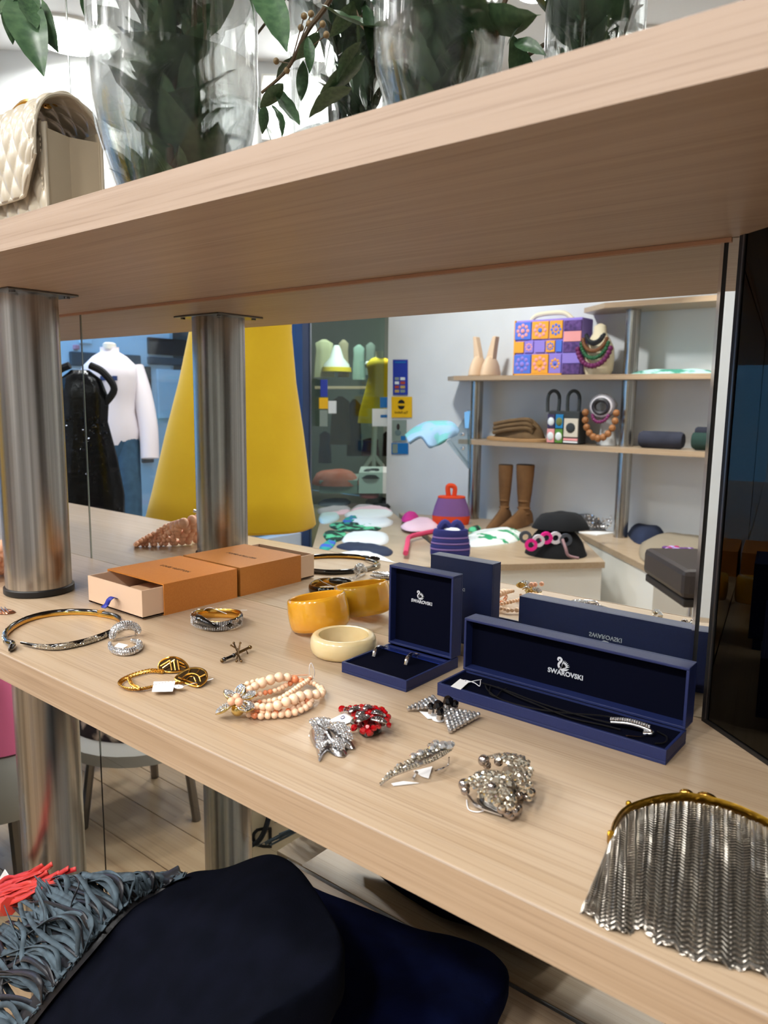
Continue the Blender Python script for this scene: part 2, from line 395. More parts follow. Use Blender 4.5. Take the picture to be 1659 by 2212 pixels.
dslab(.0075, .55, -.6, 1.9, 0, .006).build('smoked_glass', DARKGL, dp)
dslab(0, .0045, -.6, 1.9, .0012, .008).build('edge_strip', BLACKP, dp)
dslab(.0045, .006, -.6, 1.9, .0012, .008).build('trim_line', STEELD, dp)
dslab(.006, .0075, -.6, 1.9, .0012, .008).build('edge_strip', BLACKP, dp)
dslab(.0045, .55, .0002, .004, .0014, .002).build('bottom_seal', BLACKP, dp)
# ================================================================== SHELVES
def shelf(name, label, zt, th, depth, x0, mtop, medge, x1=.06):
    pe = d0+dv*.0                                # right end is cut along the dark panel
    y_end = -depth; k = (y_end-d0.y)/dv.y
    q = d0+dv*k
    t = thing(name, label, 'shelf', ((x0+x1)/2, -depth/2, zt-th))
    poly = [(x0, -.0005), (d0.x-.001, -.0005), (q.x-.001, y_end+.002), (x0, y_end+.002)]
    MB().prism(poly, zt-th, zt).build('board', mtop, t, bevel=.0004)
    MB().box(x0, q.x-.001, y_end, y_end+.002, zt-th, zt-.0006).build('edge_band', medge, t)
    return t
sl = shelf('wooden_shelf', 'lower light oak shelf carrying the jewellery and gift boxes', 0., .0322, .337, -2.6, WOOD, WOODE)
MB().box(-2.6, .1, -.3372, -.3360, -.0009, .0003).build('edge_highlight', mat('joint_highlight', (190, 172, 154), .5), sl)  # pale strip on the edge joint, with its highlight put into the colour
su = shelf('wooden_shelf', 'upper light oak shelf holding the handbag and glass vases', .460, .030, .341, -2.6, WOODU, WOODU)
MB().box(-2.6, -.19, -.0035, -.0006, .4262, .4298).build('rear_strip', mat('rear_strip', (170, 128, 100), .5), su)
# ================================================================== STEEL POSTS
def post(x, y, z0, z1, label, r=.0458, flip=False, top=True, collar=True, plate=.062):
    t = thing('steel_post', label, 'post', (x, y, z0), flip=flip)
    MB().lathe([(r, z0+(.008 if collar else 0)), (r, z1-.003)], (x, y, 0), 64).build('tube', STEEL, t, flip=flip, smooth=True)
    if collar: MB().lathe([(r+.0012, z0+.0002), (r+.003, z0+.002), (r+.003, z0+.009), (r+.0008, z0+.0105)], (x, y, 0), 64).build('collar', BLACKP, t, flip=flip, smooth=True)
    if top:
        MB().box(x-plate, x+plate, y-plate*.8, y+plate*.8, z1-.003, z1-.0002).build('flange_plate', STEELD, t, flip=flip, bevel=.0008)
        for i in (-1, 1):
            for j_ in (-1, 1): MB().lathe([(.004, z1-.0055), (.004, z1-.003)], (x+i*plate*.8, y+j_*plate*.62, 0), 10).build('screw', STEELD, t, flip=flip)
    return t
XCp, YCp = -1.087, -.173
post(XCp, YCp, .0, .430, 'brushed steel post standing between the two oak shelves')
post(XCp, YCp, -1.05, -.0325, 'brushed steel post below the lower shelf, above the leather fringe', collar=False)
# low bench under the shelves
bn = thing('display_bench', 'low oak display bench under the lower shelf holding folded dark garments', 'bench', (-.3, -.25, -1.05))
BP = [(-.715, -.003), (-.1, -.003), (-.1, -.07), (-.2, -.36), (-.58, -.36), (-.64, -.25), (-.715, -.12)]
MB().prism(BP, -.40, -.378).build('bench_top', WOOD, bn, bevel=.001)
MB().prism([(-.70, -.01), (-.12, -.01), (-.12, -.06), (-.21, -.34), (-.57, -.34), (-.63, -.24), (-.70, -.11)], -1.05, -.40).build('bench_body', WHITEL, bn)
bl = thing('display_plinth', 'low white plinth under the red and slate fringed leather', 'plinth', (-1.2, -.3, -1.05))
MB().box(-1.0, -.72, -.44, -.22, -.60, -.58).build('plinth_top', WOOD, bl, bevel=.001)
MB().box(-.98, -.74, -.42, -.24, -1.05, -.60).build('plinth_body', WHITEL, bl)
# ================================================================== CEILING LIGHTS
def downlight(x, y, label, p=1., aim=None, spread=120):
    t = thing('ceiling_downlight', label, 'ceiling light', (x, y, ZC-.02))
    MB().ring([(.165, ZC-.012), (.19, ZC-.012), (.19, ZC), (.165, ZC)], (x, y, 0), 40).build('trim_ring', WHITEL, t, smooth=True)
    MB().lathe([(.165, ZC-.006), (.165, ZC-.001)], (x, y, 0), 40).build('diffuser', LAMPM, t)
    l = bpy.data.lights.new('downlight', 'AREA'); l.shape = 'DISK'; l.size = .32; l.energy = LAMP_W*p; l.spread = math.radians(spread); l.color = (1, .985, .965)
    lo = bpy.data.objects.new('downlight', l); COL.objects.link(lo); lo.parent = t; lo.location = (0, 0, -.012)
    if aim: lo.rotation_euler = (Vector(aim)-Vector((x, y, ZC))).to_track_quat('-Z', 'Y').to_euler(); l.size = .22
    return t
a = pz(150, 72, ZC); downlight(a.x, -a.y, 'round ceiling downlight above the cream quilted handbag', 1.9, None, 160)
a = pz(695, 85, ZC); downlight(a.x, -a.y, 'round ceiling downlight glowing behind the hanging leaves', 1.9, None, 160)
for x, y, p, aim, sp in ((-2.3, -.95, .75, None, 130), (-.9, -.95, .7, None, 130), (.35, -.95, .5, None, 120), (-1.55, -2.1, .56, (-.95, -.12, .0), 84), (-.55, -2.1, .56, (-.5, -.12, .0), 84), (.45, -2.0, .56, (-.1, -.12, .0), 84),
                        (-2.75, -2.75, 2.4, (-2.7, -4.25, .1), 130), (-1.5, -3.0, 2.4, (-1.5, -4.25, .1), 130), (-.3, -3.2, .9, None, 130)):
    tag(downlight(x, y, 'round recessed downlight in the white shop ceiling', p, aim, sp), 'round recessed downlight in the white shop ceiling', 'ceiling light', 'ceiling downlights')
l = bpy.data.lights.new('side_lamp', 'AREA'); l.shape = 'DISK'; l.size = .3; l.energy = 75
a = pd(778, 722, 8.); sl_t = thing('ceiling_lamp', 'greenish lamp in the dark side room behind the door glass', 'ceiling light', (a.x, -a.y, ZC-.02))
MB().lathe([(.13, ZC-.02), (.13, ZC-.001)], (a.x, -a.y, 0), 24).build('diffuser', LAMPM, sl_t)
lo = bpy.data.objects.new('side_lamp', l); COL.objects.link(lo); lo.parent = sl_t; lo.location = (0, 0, -.004)
# ================================================================== GIFT BOXES
x0, x1 = -.974, -.838
ob = thing('gift_box', 'orange slide-open gift box with a peach drawer and blue ribbon pull', 'gift box', (-.905, -.08, 0))
MB().box(x0, x1, -.128, -.003, .0412, .043).box(x0, x1, -.128, -.003, 0, .0015).box(x0, x0+.0018, -.128, -.003, .0015, .0412).box(x1-.0018, x1, -.128, -.003, .0015, .0412).box(x0+.0018, x1-.0018, -.0048, -.003, .0015, .0412).build('sleeve', ORANGE, ob)
a0, a1, yb, zz = x0+.0025, x1-.0025, -.160, .0395
dr = MB().box(a0, a1, yb, yb+.002, .002, zz).box(a0, a1, -.02, -.018, .002, zz).box(a0, a0+.002, yb+.002, -.02, .002, zz).box(a1-.002, a1, yb+.002, -.02, .002, zz).box(a0, a1, yb, -.018, .0018, .004).build('drawer', PEACH, ob)
MB().grid(lambda i, j: Vector((a0+.006+i*(a1-a0-.012), yb+.012+j*.1, .008+.022*math.sin(i*PI)**.8*(.6+.4*j)+.002*mnoise.noise(Vector((i*6, j*6, 0))))), 16, 12).build('dust_pouch', TANIN, dr, smooth=True)
rb = [py(250, 1292, -.1602), py(243, 1290, -.168), py(235, 1296, -.173), py(230, 1306, -.1735), py(222, 1313, -.178)]
rb = spl(rb, 5); MB().grid(lambda i, j: rb[round(i*(len(rb)-1))]+Vector(((j-.5)*.010, 0, 0)), len(rb), 3).build('ribbon_pull', BLUER, dr, smooth=True, solid=.0008)
c = pz(378, 1228, .0432); text('LOUIS VUITTON', .0092, (c.x, c.y, .0432), (1, 0, 0), (0, 1, 0), PRINTD, ob, t=.0001)

def swan(o, ex, ey, s, m_, parent):
    """small swan emblem: S-shaped neck and a fanned wing"""
    ex = Vector(ex).normalized(); ey = Vector(ey).normalized(); nn = ex.cross(ey); o = Vector(o); mb = MB()
    P = lambda x, y: o+ex*(x*s)+ey*(y*s)
    neck = spl([(-.32, .30, 0), (-.42, .36, 0), (-.36, .50, 0), (-.22, .52, 0), (-.12, .42, 0), (-.18, .26, 0), (-.32, .08, 0), (-.34, -.12, 0), (-.22, -.32, 0)], 4)
    wd = [.03+.055*min(1, i/8) for i in range(len(neck))]
    L, R = [], []
    for i, q in enumerate(neck):
        t = (neck[min(i+1, len(neck)-1)]-neck[max(i-1, 0)]).normalized(); n_ = Vector((-t.y, t.x, 0))
        L.append(P(*(q+n_*wd[i]).xy)); R.append(P(*(q-n_*wd[i]).xy))
    for i in range(len(neck)-1): mb.slab([L[i], L[i+1], R[i+1], R[i]], nn, .0002)
    for k in range(6):                       # feathers
        a = .25+k*.21; r = .82-.03*k
        b0 = (-.20+.02*k, -.30); tip = (b0[0]+r*math.cos(a), b0[1]+.12+r*.95*math.sin(a))
        mb.slab([P(b0[0], b0[1]-.02), P((b0[0]+tip[0])/2+.05, (b0[1]+tip[1])/2-.06), P(*tip), P((b0[0]+tip[0])/2-.05, (b0[1]+tip[1])/2+.07)], nn, .0002)
    mb.slab([P(-.36, -.30), P(-.1, -.46), P(.3, -.40), P(.52, -.2), P(.2, -.26), P(-.2, -.2)], nn, .0002)
    return mb.build('swan_emblem', m_, parent)
def jewel_box(label, x0, x1, y0, y1, yl0, yl1, zb, zt, name):
    t = thing(name, label, 'jewellery box', ((x0+x1)/2, (y0+y1)/2, 0)); e = .0026
    bs = MB().box(x0, x1, y0, y1, 0, .003).box(x0, x1, y0, y0+e, .003, zb).box(x0, x1, y1-e, y1, .003, zb).box(x0, x0+e, y0+e, y1-e, .003, zb).box(x1-e, x1, y0+e, y1-e, .003, zb).build('base_tray', NAVY, t, bevel=.0005)
    MB().box(x0+e, x1-e, y0+e, y1-e, .003, zb-.0025).build('velvet_insert', NAVYV, bs)
    zl = zb+.001
    lid = MB().box(x0, x1, yl1-.003, yl1, zl, zt).box(x0, x1, yl0, yl1-.003, zt-e, zt).box(x0, x1, yl0, yl1-.003, zl, zl+e).box(x0, x0+e, yl0, yl1-.003, zl+e, zt-e).box(x1-e, x1, yl0, yl1-.003, zl+e, zt-e).build('lid', NAVY, t, bevel=.0005)
    MB().box(x0+e, x1-e, yl1-.009, yl1-.003, zl+e, zt-e).build('lid_lining', NAVYV, lid)
    return t, bs, lid
sb, sbb, sbl = jewel_box('small open navy jewellery box with a pair of earrings', -.518, -.431, -.130, -.036, -.050, -.031, .012, .1045, 'jewellery_box')
yl = -.0402
text('SWAROVSKI', .0052, py(911, 1301, yl), (1, 0, 0), (0, 0, 1), PRINTW, sbl, bold=.00012)
swan(py(908, 1287, yl)+Vector((0, -.0002, 0)), (1, 0, 0), (0, 0, 1), .0095, PRINTW, sbl)
MB().box(-.515, -.434, -.066, -.0515, .0105, .0118).build('satin_card', mat('gloss_card', (26, 38, 92), .08, coat=.6), sbb)
c = py(995, 1272, .0312); text('SWAROVSKI', .0052, (c.x-.008, -.0308, c.z), (1, 0, 0), (0, 0, -1), PRINTW, sbl, bold=.0001)
lb, lbb, lbl = jewel_box('long open navy jewellery box with a corded pendant necklace', -.404, -.179, -.115, -.064, -.0685, -.047, .013, .069, 'jewellery_box')
yl = -.0562
text('SWAROVSKI', .0066, py(1221, 1456, yl), (1, 0, 0), (0, 0, 1), PRINTW, lbl, bold=.00015)
swan(py(1216, 1437, yl)+Vector((0, -.0002, 0)), (1, 0, 0), (0, 0, 1), .0125, PRINTW, lbl)
c = py(1308, 1376, .047); text('SWAROVSKI', .0066, (c.x, -.0466, c.z), (1, 0, 0), (0, 0, -1), PRINTW, lbl, bold=.00012)
swan((c.x, -.0464, c.z-.009), (1, 0, 0), (0, 0, -1), .0115, PRINTW, lbl)
def earring(u, v, u2, v2, lab):
    a, b = pz(u, v, .0098), pz(u2, v2, .0098)
    t = thing('earring', lab, 'earring', a, 'earrings in the small navy box'); mid = (a+b)/2+Vector((0, 0, .006))
    path = spl([a, a*.7+mid*.3+Vector((0, 0, .004)), mid+Vector((0, 0, .001)), b+Vector((0, 0, .003)), b+Vector((.002, .004, .002))], 4); n = len(path)
    MB().tube(path, [.0010+.0016*math.sin(PI*min(1, i/(n-1)+.25)) for i in range(n)], 8).build('silver_band', SILVER, t, smooth=True)
    g = MB()
    for i in range(0, n-3):
        for s_ in (-1, 0, 1): g.gem(path[i]+Vector((s_*.0011, -.0012, .0013)), (s_*.5, -.7, .7), .0008, 6)
    g.build('pave_stones', RHINE, t, kind='stuff')
earring(808, 1419, 828, 1402, 'left silver pave earring in the small navy box')
earring(877, 1437, 899, 1419, 'right silver pave earring in the small navy box')
# necklace in the long box
nk = thing('pendant_necklace', 'black corded necklace with a pave pendant lying in the long navy box', 'necklace', pz(1200, 1540, .0105))
zc = .0125
def cord(pts, r=.0007, nm='cord'): MB().tube(spl([pz(u, v, zc+dz) for u, v, dz in pts], 6), r, 6).build(nm, CORD, nk, smooth=True)
cord([(1040, 1475, .001), (1090, 1490, .003), (1150, 1513, .002), (1210, 1533, .001), (1300, 1558, .001), (1345, 1565, .002)])
cord([(1048, 1478, 0), (1055, 1492, 0), (1085, 1512, 0), (1150, 1530, .001), (1220, 1540, .001), (1300, 1546, .002), (1350, 1556, .003)])
cord([(1075, 1484, .002), (1110, 1502, .002), (1160, 1522, .002), (1230, 1550, 0), (1300, 1566, 0), (1340, 1576, 0)])
cord([(1060, 1480, 0), (1058, 1497, 0), (1072, 1505, 0), (1082, 1494, 0), (1095, 1487, .001)])
cord([(1420, 1580, 0), (1440, 1592, 0), (1436, 1604, 0), (1415, 1606, 0)])
pa, pb = pz(1320, 1560, .0150), pz(1402, 1577, .0150)
ax = (pb-pa).normalized(); sd = ax.cross(Vector((0, 0, 1)))
pn = MB().tube(spl([pa, (pa+pb)/2+Vector((0, 0, .002)), pb, pb+ax*.002-sd*-.002+Vector((0, 0, -.002)), pb-ax*.004+sd*.003+Vector((0, 0, -.003))], 5), .0024, 10).build('pendant_band', SILVER, nk, smooth=True)
g = MB()
for i in range(17):
    for k in range(-1, 3): g.gem(pa.lerp(pb, i/16)+sd*(.0013*(k-.5))+Vector((0, 0, .0042-.0005*abs(k-.5)+.002*math.sin(i/16*PI))), Vector((0, 0, 1))+sd*(k-.5)*.4, .0010, 6)
g.build('pave_stones', RHINE, nk, kind='stuff')
MB().tube([pz(1352, 1590, .0125), pz(1385, 1592, .0125), pz(1412, 1580, .0135)], .0008, 6).build('clasp', CHROME, nk, smooth=True)
def price_tag(parent, corners, z, disc=None, name='price_tag', zz_=None):
    pts = [pz(u, v, z) for u, v in corners]
    tg = MB().slab(pts, (0, 0, 1), .0004).build(name, PAPER, parent)
    if disc:
        c = pz(disc[0], disc[1], z); MB().prism(ell((c.x, c.y), disc[2], disc[2]*.75, 16), z, z+.0005).build('tag_disc', PAPER, tg)
        MB().prism(ell((c.x, c.y), .0007, .0007, 8), z+.0005, z+.0007).build('tag_hole', INK, tg)
    return tg
price_tag(nk, [(974, 1483), (994, 1467), (1013, 1474), (995, 1490)], .013, (1006, 1472, .0035))
MB().tube(spl([pz(1008, 1470, .0145), pz(1025, 1475, .015), pz(1036, 1482, .015), pz(1038, 1470, .015)], 4), .0004, 5).tube(spl([pz(1012, 1474, .0145), pz(1028, 1470, .016), pz(1040, 1468, .015)], 4), .0004, 5).build('tag_thread', THREAD, nk)
# ================================================================== BANGLES
def rprof(ri, ro, h, n=7, bulge=1.):
    pr = [(ri, -h/2+.001), (ri, h/2-.001)]
    for i in range(n+1):
        a = PI/2-PI*i/n; pr.append((ri+(ro-ri)*(.35+.65*math.cos(a)**.8 if math.cos(a) > 0 else .35), h/2*math.sin(a)))
    return pr
iv = pz(742, 1389, .0115)
MBv = MB().ring(rprof(.0285, .0385, .023), (iv.x, iv.y, .0116), 64)
o = MBv.build('bangle', IVORY, smooth=True, ang=.9); tag(o, 'ivory resin bangle lying flat in front of the yellow bangle', 'bangle')
c = Vector((-.636, -.0425, .0262))
tl = Matrix.Rotation(math.radians(-9), 3, Vector((-.62, .77, 0))) @ Matrix.Rotation(math.radians(-6), 3, Vector((.77, .62, 0)))
o = MB().ring(rprof(.0325, .0385, .040, 9), c, 72, tl).build('bangle', AMBER, smooth=True, ang=.9); tag(o, 'wide mustard yellow resin bangle tilted against the ivory bangle', 'bangle')
# ================================================================== SNAKE COLLAR AND BANGLE
Z1 = .0042
cp = [(45, 1388), (85, 1396), (130, 1397), (185, 1386), (228, 1371), (255, 1357), (264, 1345), (254, 1334), (228, 1327), (190, 1322), (140, 1322), (92, 1328), (52, 1340), (22, 1357), (10, 1372), (15, 1386), (28, 1393), (20, 1404)]
path = spl([pz(u, v, Z1) for u, v in cp], 7); n = len(path)
col_ = thing('collar_necklace', 'black enamel snake collar necklace with pave rhinestones by the shelf edge', 'necklace', sum(path, Vector())/n*Vector((1, 1, 0)).length if False else Vector((path[30].x, path[30].y, 0)))
rad = [.0042 if i > 14 else .0014+.0028*(i/14) for i in range(n)]
for i in range(n-16, n): rad[i] = .0036+.0012*math.sin((i-n+16)/16*PI*1.0)
rad[-1] = .0012; rad[-2] = .0026; rad[-3] = .0036; rad[-8] = .003
MB().tube(path, [r*.75 for r in rad], 10, ry=rad, upv=(0, 0, 1)).build('enamel_band', ENAM, col_, smooth=True)
ctr = sum(path, Vector())/n
def inner(q, k): d = (ctr-q); d.z = 0; return q+d.normalized()*k
MB().tube([inner(q, .0022)-UPZ*.0010 for q in path[8:-6]], .0012, 8, ry=.0028, upv=(0, 0, 1)).build('gold_lining', GOLD, col_, smooth=True)
g = MB()
def pave(i0, i1, wave, dens=3, amp=.9):
    for i in range(i0, i1):
        q = path[i]; nx = path[min(i+1, n-1)]; o_ = (q-ctr); o_.z = 0; o_.normalize()
        for j_ in range(dens):
            q2 = q.lerp(nx, j_/dens); ph = (i+j_/dens-i0)/max(1, wave)
            hi = .35+.75*abs(math.sin(ph*PI))
            for a in [-.55+.3*k for k in range(8)]:
                if a > hi*1.7-.5: continue
                ang = a; nn = o_*math.cos(ang)+Vector((0, 0, 1))*math.sin(ang)
                g.gem(q2+o_*(rad[i]*.72*math.cos(ang))+Vector((0, 0, rad[i]*.97*math.sin(ang))), nn, .00072, 5)
pave(5, 28, 7.); pave(n-40, n-16, 6.); pave(n-7, n-2, 4.)
g.build('pave_stones', RHINEY, col_, kind='stuff')
q = path[58]; MB().obox(q+Vector((0, 0, .0)), (.004, .0012, 0), (-.0008, .0028, 0), (0, 0, .0046)).build('gold_hinge', GOLD, col_, bevel=.0006)
# bangle
sbg = thing('snake_bangle', 'black and rhinestone hinged snake bangle in front of the orange box', 'bangle', pz(469, 1335, 0))
bc = pz(469, 1336, .008); R1 = .0335; angs = [i*2*PI/48 for i in range(48)]
bp_ = [bc+Vector((R1*math.cos(a), R1*.86*math.sin(a), .0016*math.sin(a*2))) for a in angs]
MB().tube(bp_, .0028, 8, True, ry=.0062, upv=(0, 0, 1)).build('enamel_band', ENAM, sbg, smooth=True)
MB().tube([bc+(q-bc)*.945 for q in bp_], .0016, 8, True, ry=.0062, upv=(0, 0, 1)).build('gold_lining', GOLD, sbg, smooth=True)
g = MB(); kk = 0
for i in range(48):
    for f_ in (0, .5):
        a = angs[i]+f_*2*PI/48
        d_ = Vector((math.cos(a), .86*math.sin(a), 0)); view = (a > PI*1.02 and a < PI*2.0) or a < .5
        if not view: continue
        for k in range(-4, 5):
            ph = ((i+f_) % 4)/4*2-1
            if abs(ph)+abs(k/3.6) < .62: continue
            g.gem(bc+d_*(R1+.0026)+Vector((0, 0, k*.00132)), d_+Vector((0, 0, k*.08)), .00075, 5)
g.build('pave_stones', RHINE, sbg, kind='stuff')
hd = [pz(420, 1330, .012), pz(432, 1338, .013), pz(447, 1345, .012), pz(462, 1352, .008), pz(477, 1357, .004)]
hd = spl(hd, 4); MB().tube(hd, [.003, .0045, .0052, .0056, .0056, .0052, .0048, .0044, .004, .0036, .0032, .003, .0026, .0022, .0018, .0014, .0008][:len(hd)], 10).build('snake_tail', ENAM, sbg, smooth=True)
g = MB()
for k in range(60):
    a = pz(413+random.random()*18, 1322+random.random()*24, .012+random.random()*.004); g.gem(a, (0, -.7, .7), .0010, 6)
g.build('snake_head_stones', RHINE, sbg, kind='stuff')
MB().tube(spl([pz(440, 1318, .014), pz(452, 1312, .018), pz(470, 1318, .016), pz(490, 1326, .014)], 5), .0003, 5).build('tag_thread', THREAD, sbg)
MB().tube([pz(520, 1318, .013), pz(534, 1318, .013)], .0003, 5).build('tag_thread', THREAD, sbg)
# ================================================================== CRESCENT EARRINGS
def crescent(label, pts, rad_, sr, m_st, seedr, dens=1.0, tagc=None):
    path = spl(pts, 6); n = len(path); t = thing('clip_earring', label, 'earring', Vector((path[n//2].x, path[n//2].y, 0)), 'crescent rhinestone earrings')
    rr = [rad_*(.25+.75*math.sin(PI*(i+.5)/n)**.7) for i in range(n)]
    MB().tube(path, rr, 10).build('silver_body', SILVER, t, smooth=True); g = MB()
    for i in range(n):
        T = (path[min(i+1, n-1)]-path[max(i-1, 0)]).normalized(); A = T.orthogonal().normalized(); B = T.cross(A); m_ = max(5, int(2*PI*rr[i]/(sr*1.9)))
        for k in range(m_):
            a = 2*PI*(k+.5*(i % 2))/m_; d = A*math.cos(a)+B*math.sin(a)
            if d.z > -.45: g.gem(path[i]+d*rr[i], d, sr, 6)
    g.build('pave_stones', m_st, t, kind='stuff'); return t
e1 = crescent('domed rhinestone clip earring standing beside the snake collar', [pz(241, 1380, .004), pz(248, 1362, .012), pz(268, 1352, .016), pz(290, 1354, .013), pz(302, 1366, .006)], .0058, .00105, RHINE, 1)
MB().tube([pz(250, 1382, .002), pz(270, 1377, .004), pz(296, 1372, .004)], .0008, 6).tube([pz(292, 1374, .001), pz(293, 1362, .010)], .0008, 6).build('clip_back', SILVER, e1, smooth=True)
e2 = crescent('crescent shaped rhinestone clip earring lying flat with a white sticker', [pz(237, 1388, .003), pz(241, 1402, .003), pz(258, 1409, .0035), pz(282, 1408, .004), pz(299, 1399, .004), pz(300, 1388, .004), pz(284, 1383, .0035)], .0042, .0009, RHINE, 2)
MB().slab([pz(247, 1397, .0055), pz(256, 1389, .0055), pz(277, 1394, .0055), pz(266, 1401, .0055)], (0, 0, 1), .0004).build('price_sticker', PAPER, e2)
# ================================================================== STICK BROOCH
st = thing('stick_brooch', 'tiny gold and black insect brooch with crossed rods', 'brooch', pz(512, 1418, 0))
def rod(a, b, r, nm, m_): MB().tube([a, a.lerp(b, .5), b], r, 8).ball(a, r*1.5, 8, 6).ball(b, r*1.5, 8, 6).build(nm, m_, st, smooth=True)
DKBR = mat('bronze', (128, 104, 70), .25, 1.)
rod(pz(480, 1427, .003), pz(540, 1398, .006), .0016, 'body_rod', DKBR); rod(pz(505, 1389, .012), pz(521, 1428, .003), .0010, 'cross_rod', DKBR)
rod(pz(519, 1389, .012), pz(511, 1428, .003), .0010, 'cross_rod', DKBR); rod(pz(499, 1394, .010), pz(512, 1402, .009), .0008, 'wing_rod', DKBR)
rod(pz(485, 1424, .0045), pz(505, 1416, .006), .0017, 'enamel_bar', ENAM)
o = MB().tube([pz(515, 1408, .004), pz(532, 1404, .004), pz(535, 1412, .001)], .0009, 6).build('pin_clasp', DKBR, st)
# ================================================================== GOLD SHIELD BRACELET
gb = thing('chain_bracelet', 'gold rope chain bracelet with two shield plates and a price tag', 'bracelet', pz(340, 1470, 0))
ch = spl([pz(u, v, .003) for u, v in [(350, 1450), (325, 1449), (295, 1456), (270, 1466), (259, 1475), (263, 1483), (280, 1488), (305, 1488), (330, 1483), (360, 1476), (395, 1474)]], 9)
g = MB(); L = 0
tor = [(math.cos(a)*.0021, math.sin(a)*.0014) for a in [2*PI*k/9 for k in range(9)]]
for i in range(len(ch)-1):
    T = (ch[i+1]-ch[i]); T.normalize(); S = T.cross(Vector((0, 0, 1))); 
    A = T; B = (S if i % 2 else Vector((0, 0, 1)))*.8+(Vector((0, 0, 1)) if i % 2 else S)*.6
    g.tube([ch[i]+A*x+B.normalized()*y*1.5 for x, y in tor], .0006, 5, True)
g.build('rope_chain', GOLD, gb, smooth=True, kind='stuff')
g = MB(); ch2 = spl([pz(u, v, .005) for u, v in [(277, 1462), (285, 1478), (300, 1487)]], 14)
for i in range(len(ch2)-1):
    T = (ch2[i+1]-ch2[i]).normalized(); S = T.cross(Vector((0, 0, 1)))
    g.tube([ch2[i]+T*x+(S if i % 2 else Vector((0, 0, 1)))*y*1.3 for x, y in tor], .0005, 5, True)
g.build('chain_strand', GOLD, gb, smooth=True, kind='stuff')
def shield(pts, z0, z1, lines, nm):
    P = []
    for u, v, t in pts: P.append(pz(u, v, z0+(z1-z0)*t))
    cc = sum(P, Vector())/len(P); e1 = (P[1]-P[0]).normalized(); nn = (P[1]-P[0]).cross(P[-1]-P[0]).normalized()
    if nn.z < 0: nn = -nn
    sh = MB().slab(spl(P, 4, True), nn*-1, .0018).build(nm, mat('shield_inlay', (54, 38, 16), .35, .8), gb, smooth=True)
    g = MB().tube(spl(P, 4, True), .0010, 6, True); g.build('gold_rim', GOLD, sh, smooth=True)
    g = MB()
    for ln in lines:
        q = [pz(u, v, z0+(z1-z0)*t)+nn*.0006 for u, v, t in ln]; g.tube(spl(q, 4) if len(q) > 2 else q, .00085, 6)
    g.build('gold_pattern', GOLD, sh, smooth=True)
shield([(343, 1446, .0), (346, 1430, .6), (362, 1421, 1), (380, 1420, 1), (397, 1428, .7), (407, 1443, .1), (390, 1450, 0), (362, 1452, 0)], .002, .012,
       [[(347, 1440, .3), (368, 1427, .8)], [(352, 1444, .2), (378, 1426, .85)], [(368, 1428, .8), (372, 1449, .1)], [(376, 1427, .8), (380, 1449, .1)], [(384, 1427, .8), (388, 1448, .1)], [(384, 1436, .5), (402, 1442, .2)], [(388, 1430, .7), (399, 1436, .5)]], 'shield_plate')
shield([(378, 1467, .1), (394, 1452, .6), (412, 1444, 1), (432, 1444, 1), (446, 1453, .8), (445, 1470, .3), (428, 1483, 0), (404, 1477, 0)], .002, .012,
       [[(392, 1468, .3), (404, 1458, .6), (418, 1456, .7), (430, 1462, .5), (434, 1474, .2)], [(402, 1471, .2), (410, 1463, .4), (419, 1464, .4), (424, 1474, .2)], [(411, 1447, .9), (407, 1457, .6)], [(432, 1447, .9), (424, 1457, .6)], [(444, 1458, .7), (431, 1464, .5)], [(386, 1464, .3), (428, 1480, .05)]], 'shield_plate')
tg = price_tag(gb, [(328, 1495), (332, 1473), (379, 1472), (373, 1494)], .0045, (386, 1484, .0055))
MB().tube(spl([pz(393, 1484, .005), pz(410, 1478, .004), pz(440, 1472, .004), pz(461, 1466, .006)], 4), .0004, 5).build('tag_thread', THREAD, gb)
# ================================================================== CORAL BRACELET
cb = thing('bead_bracelet', 'coral bead bracelet with a gold flower clasp', 'bracelet', pz(585, 1510, 0))
bead = unit(MB().ball((0, 0, 0), 1, 14, 9), 'bead', CORAL)
def strand(pts, r0_, r1_, nm='bead', dark=.12, wob=0., par=None, mt0=None, src=None, closed=False):
    par = par or cb; path = spl([pz(u, v, z) for u, v, z in pts], 14); i = 0; pos = path[0]; s = 0; seglen = [0]
    for a, b in zip(path, path[1:]): seglen.append(seglen[-1]+(b-a).length)
    tot = seglen[-1]; cnt = 0
    while s < tot:
        f = s/tot; r = r0_+(r1_-r0_)*math.sin(PI*f)**1.5; r *= random.uniform(.92, 1.08)
        k = max(i_ for i_, q in enumerate(seglen) if q <= s); k = min(k, len(path)-2); t = (s-seglen[k])/max(1e-9, seglen[k+1]-seglen[k])
        q = path[k].lerp(path[k+1], t)
        inst(src or bead, nm, q, par, (r, r*random.uniform(.9, 1), r*random.uniform(.93, 1)), mt=(CORAL2 if random.random() < dark else mt0)); s += r*1.88
strand([(512, 1492, .008), (535, 1477, .010), (565, 1470, .011), (600, 1466, .009), (640, 1468, .007), (680, 1478, .006), (694, 1492, .005)], .0026, .0032)
strand([(520, 1500, .012), (548, 1484, .014), (580, 1470, .016), (610, 1462, .016), (632, 1466, .012), (660, 1474, .010)], .003, .0056)
strand([(540, 1502, .006), (570, 1497, .006), (600, 1490, .006), (622, 1478, .007), (650, 1470, .009)], .0028, .0028, dark=.2)
strand([(540, 1517, .008), (580, 1515, .009), (610, 1507, .011), (640, 1487, .011), (662, 1472, .010), (672, 1464, .009)], .0024, .0031)
strand([(545, 1524, .010), (585, 1527, .012), (625, 1514, .014), (655, 1503, .012), (683, 1500, .009), (697, 1497, .006), (694, 1486, .005)], .0030, .0056, dark=.05)
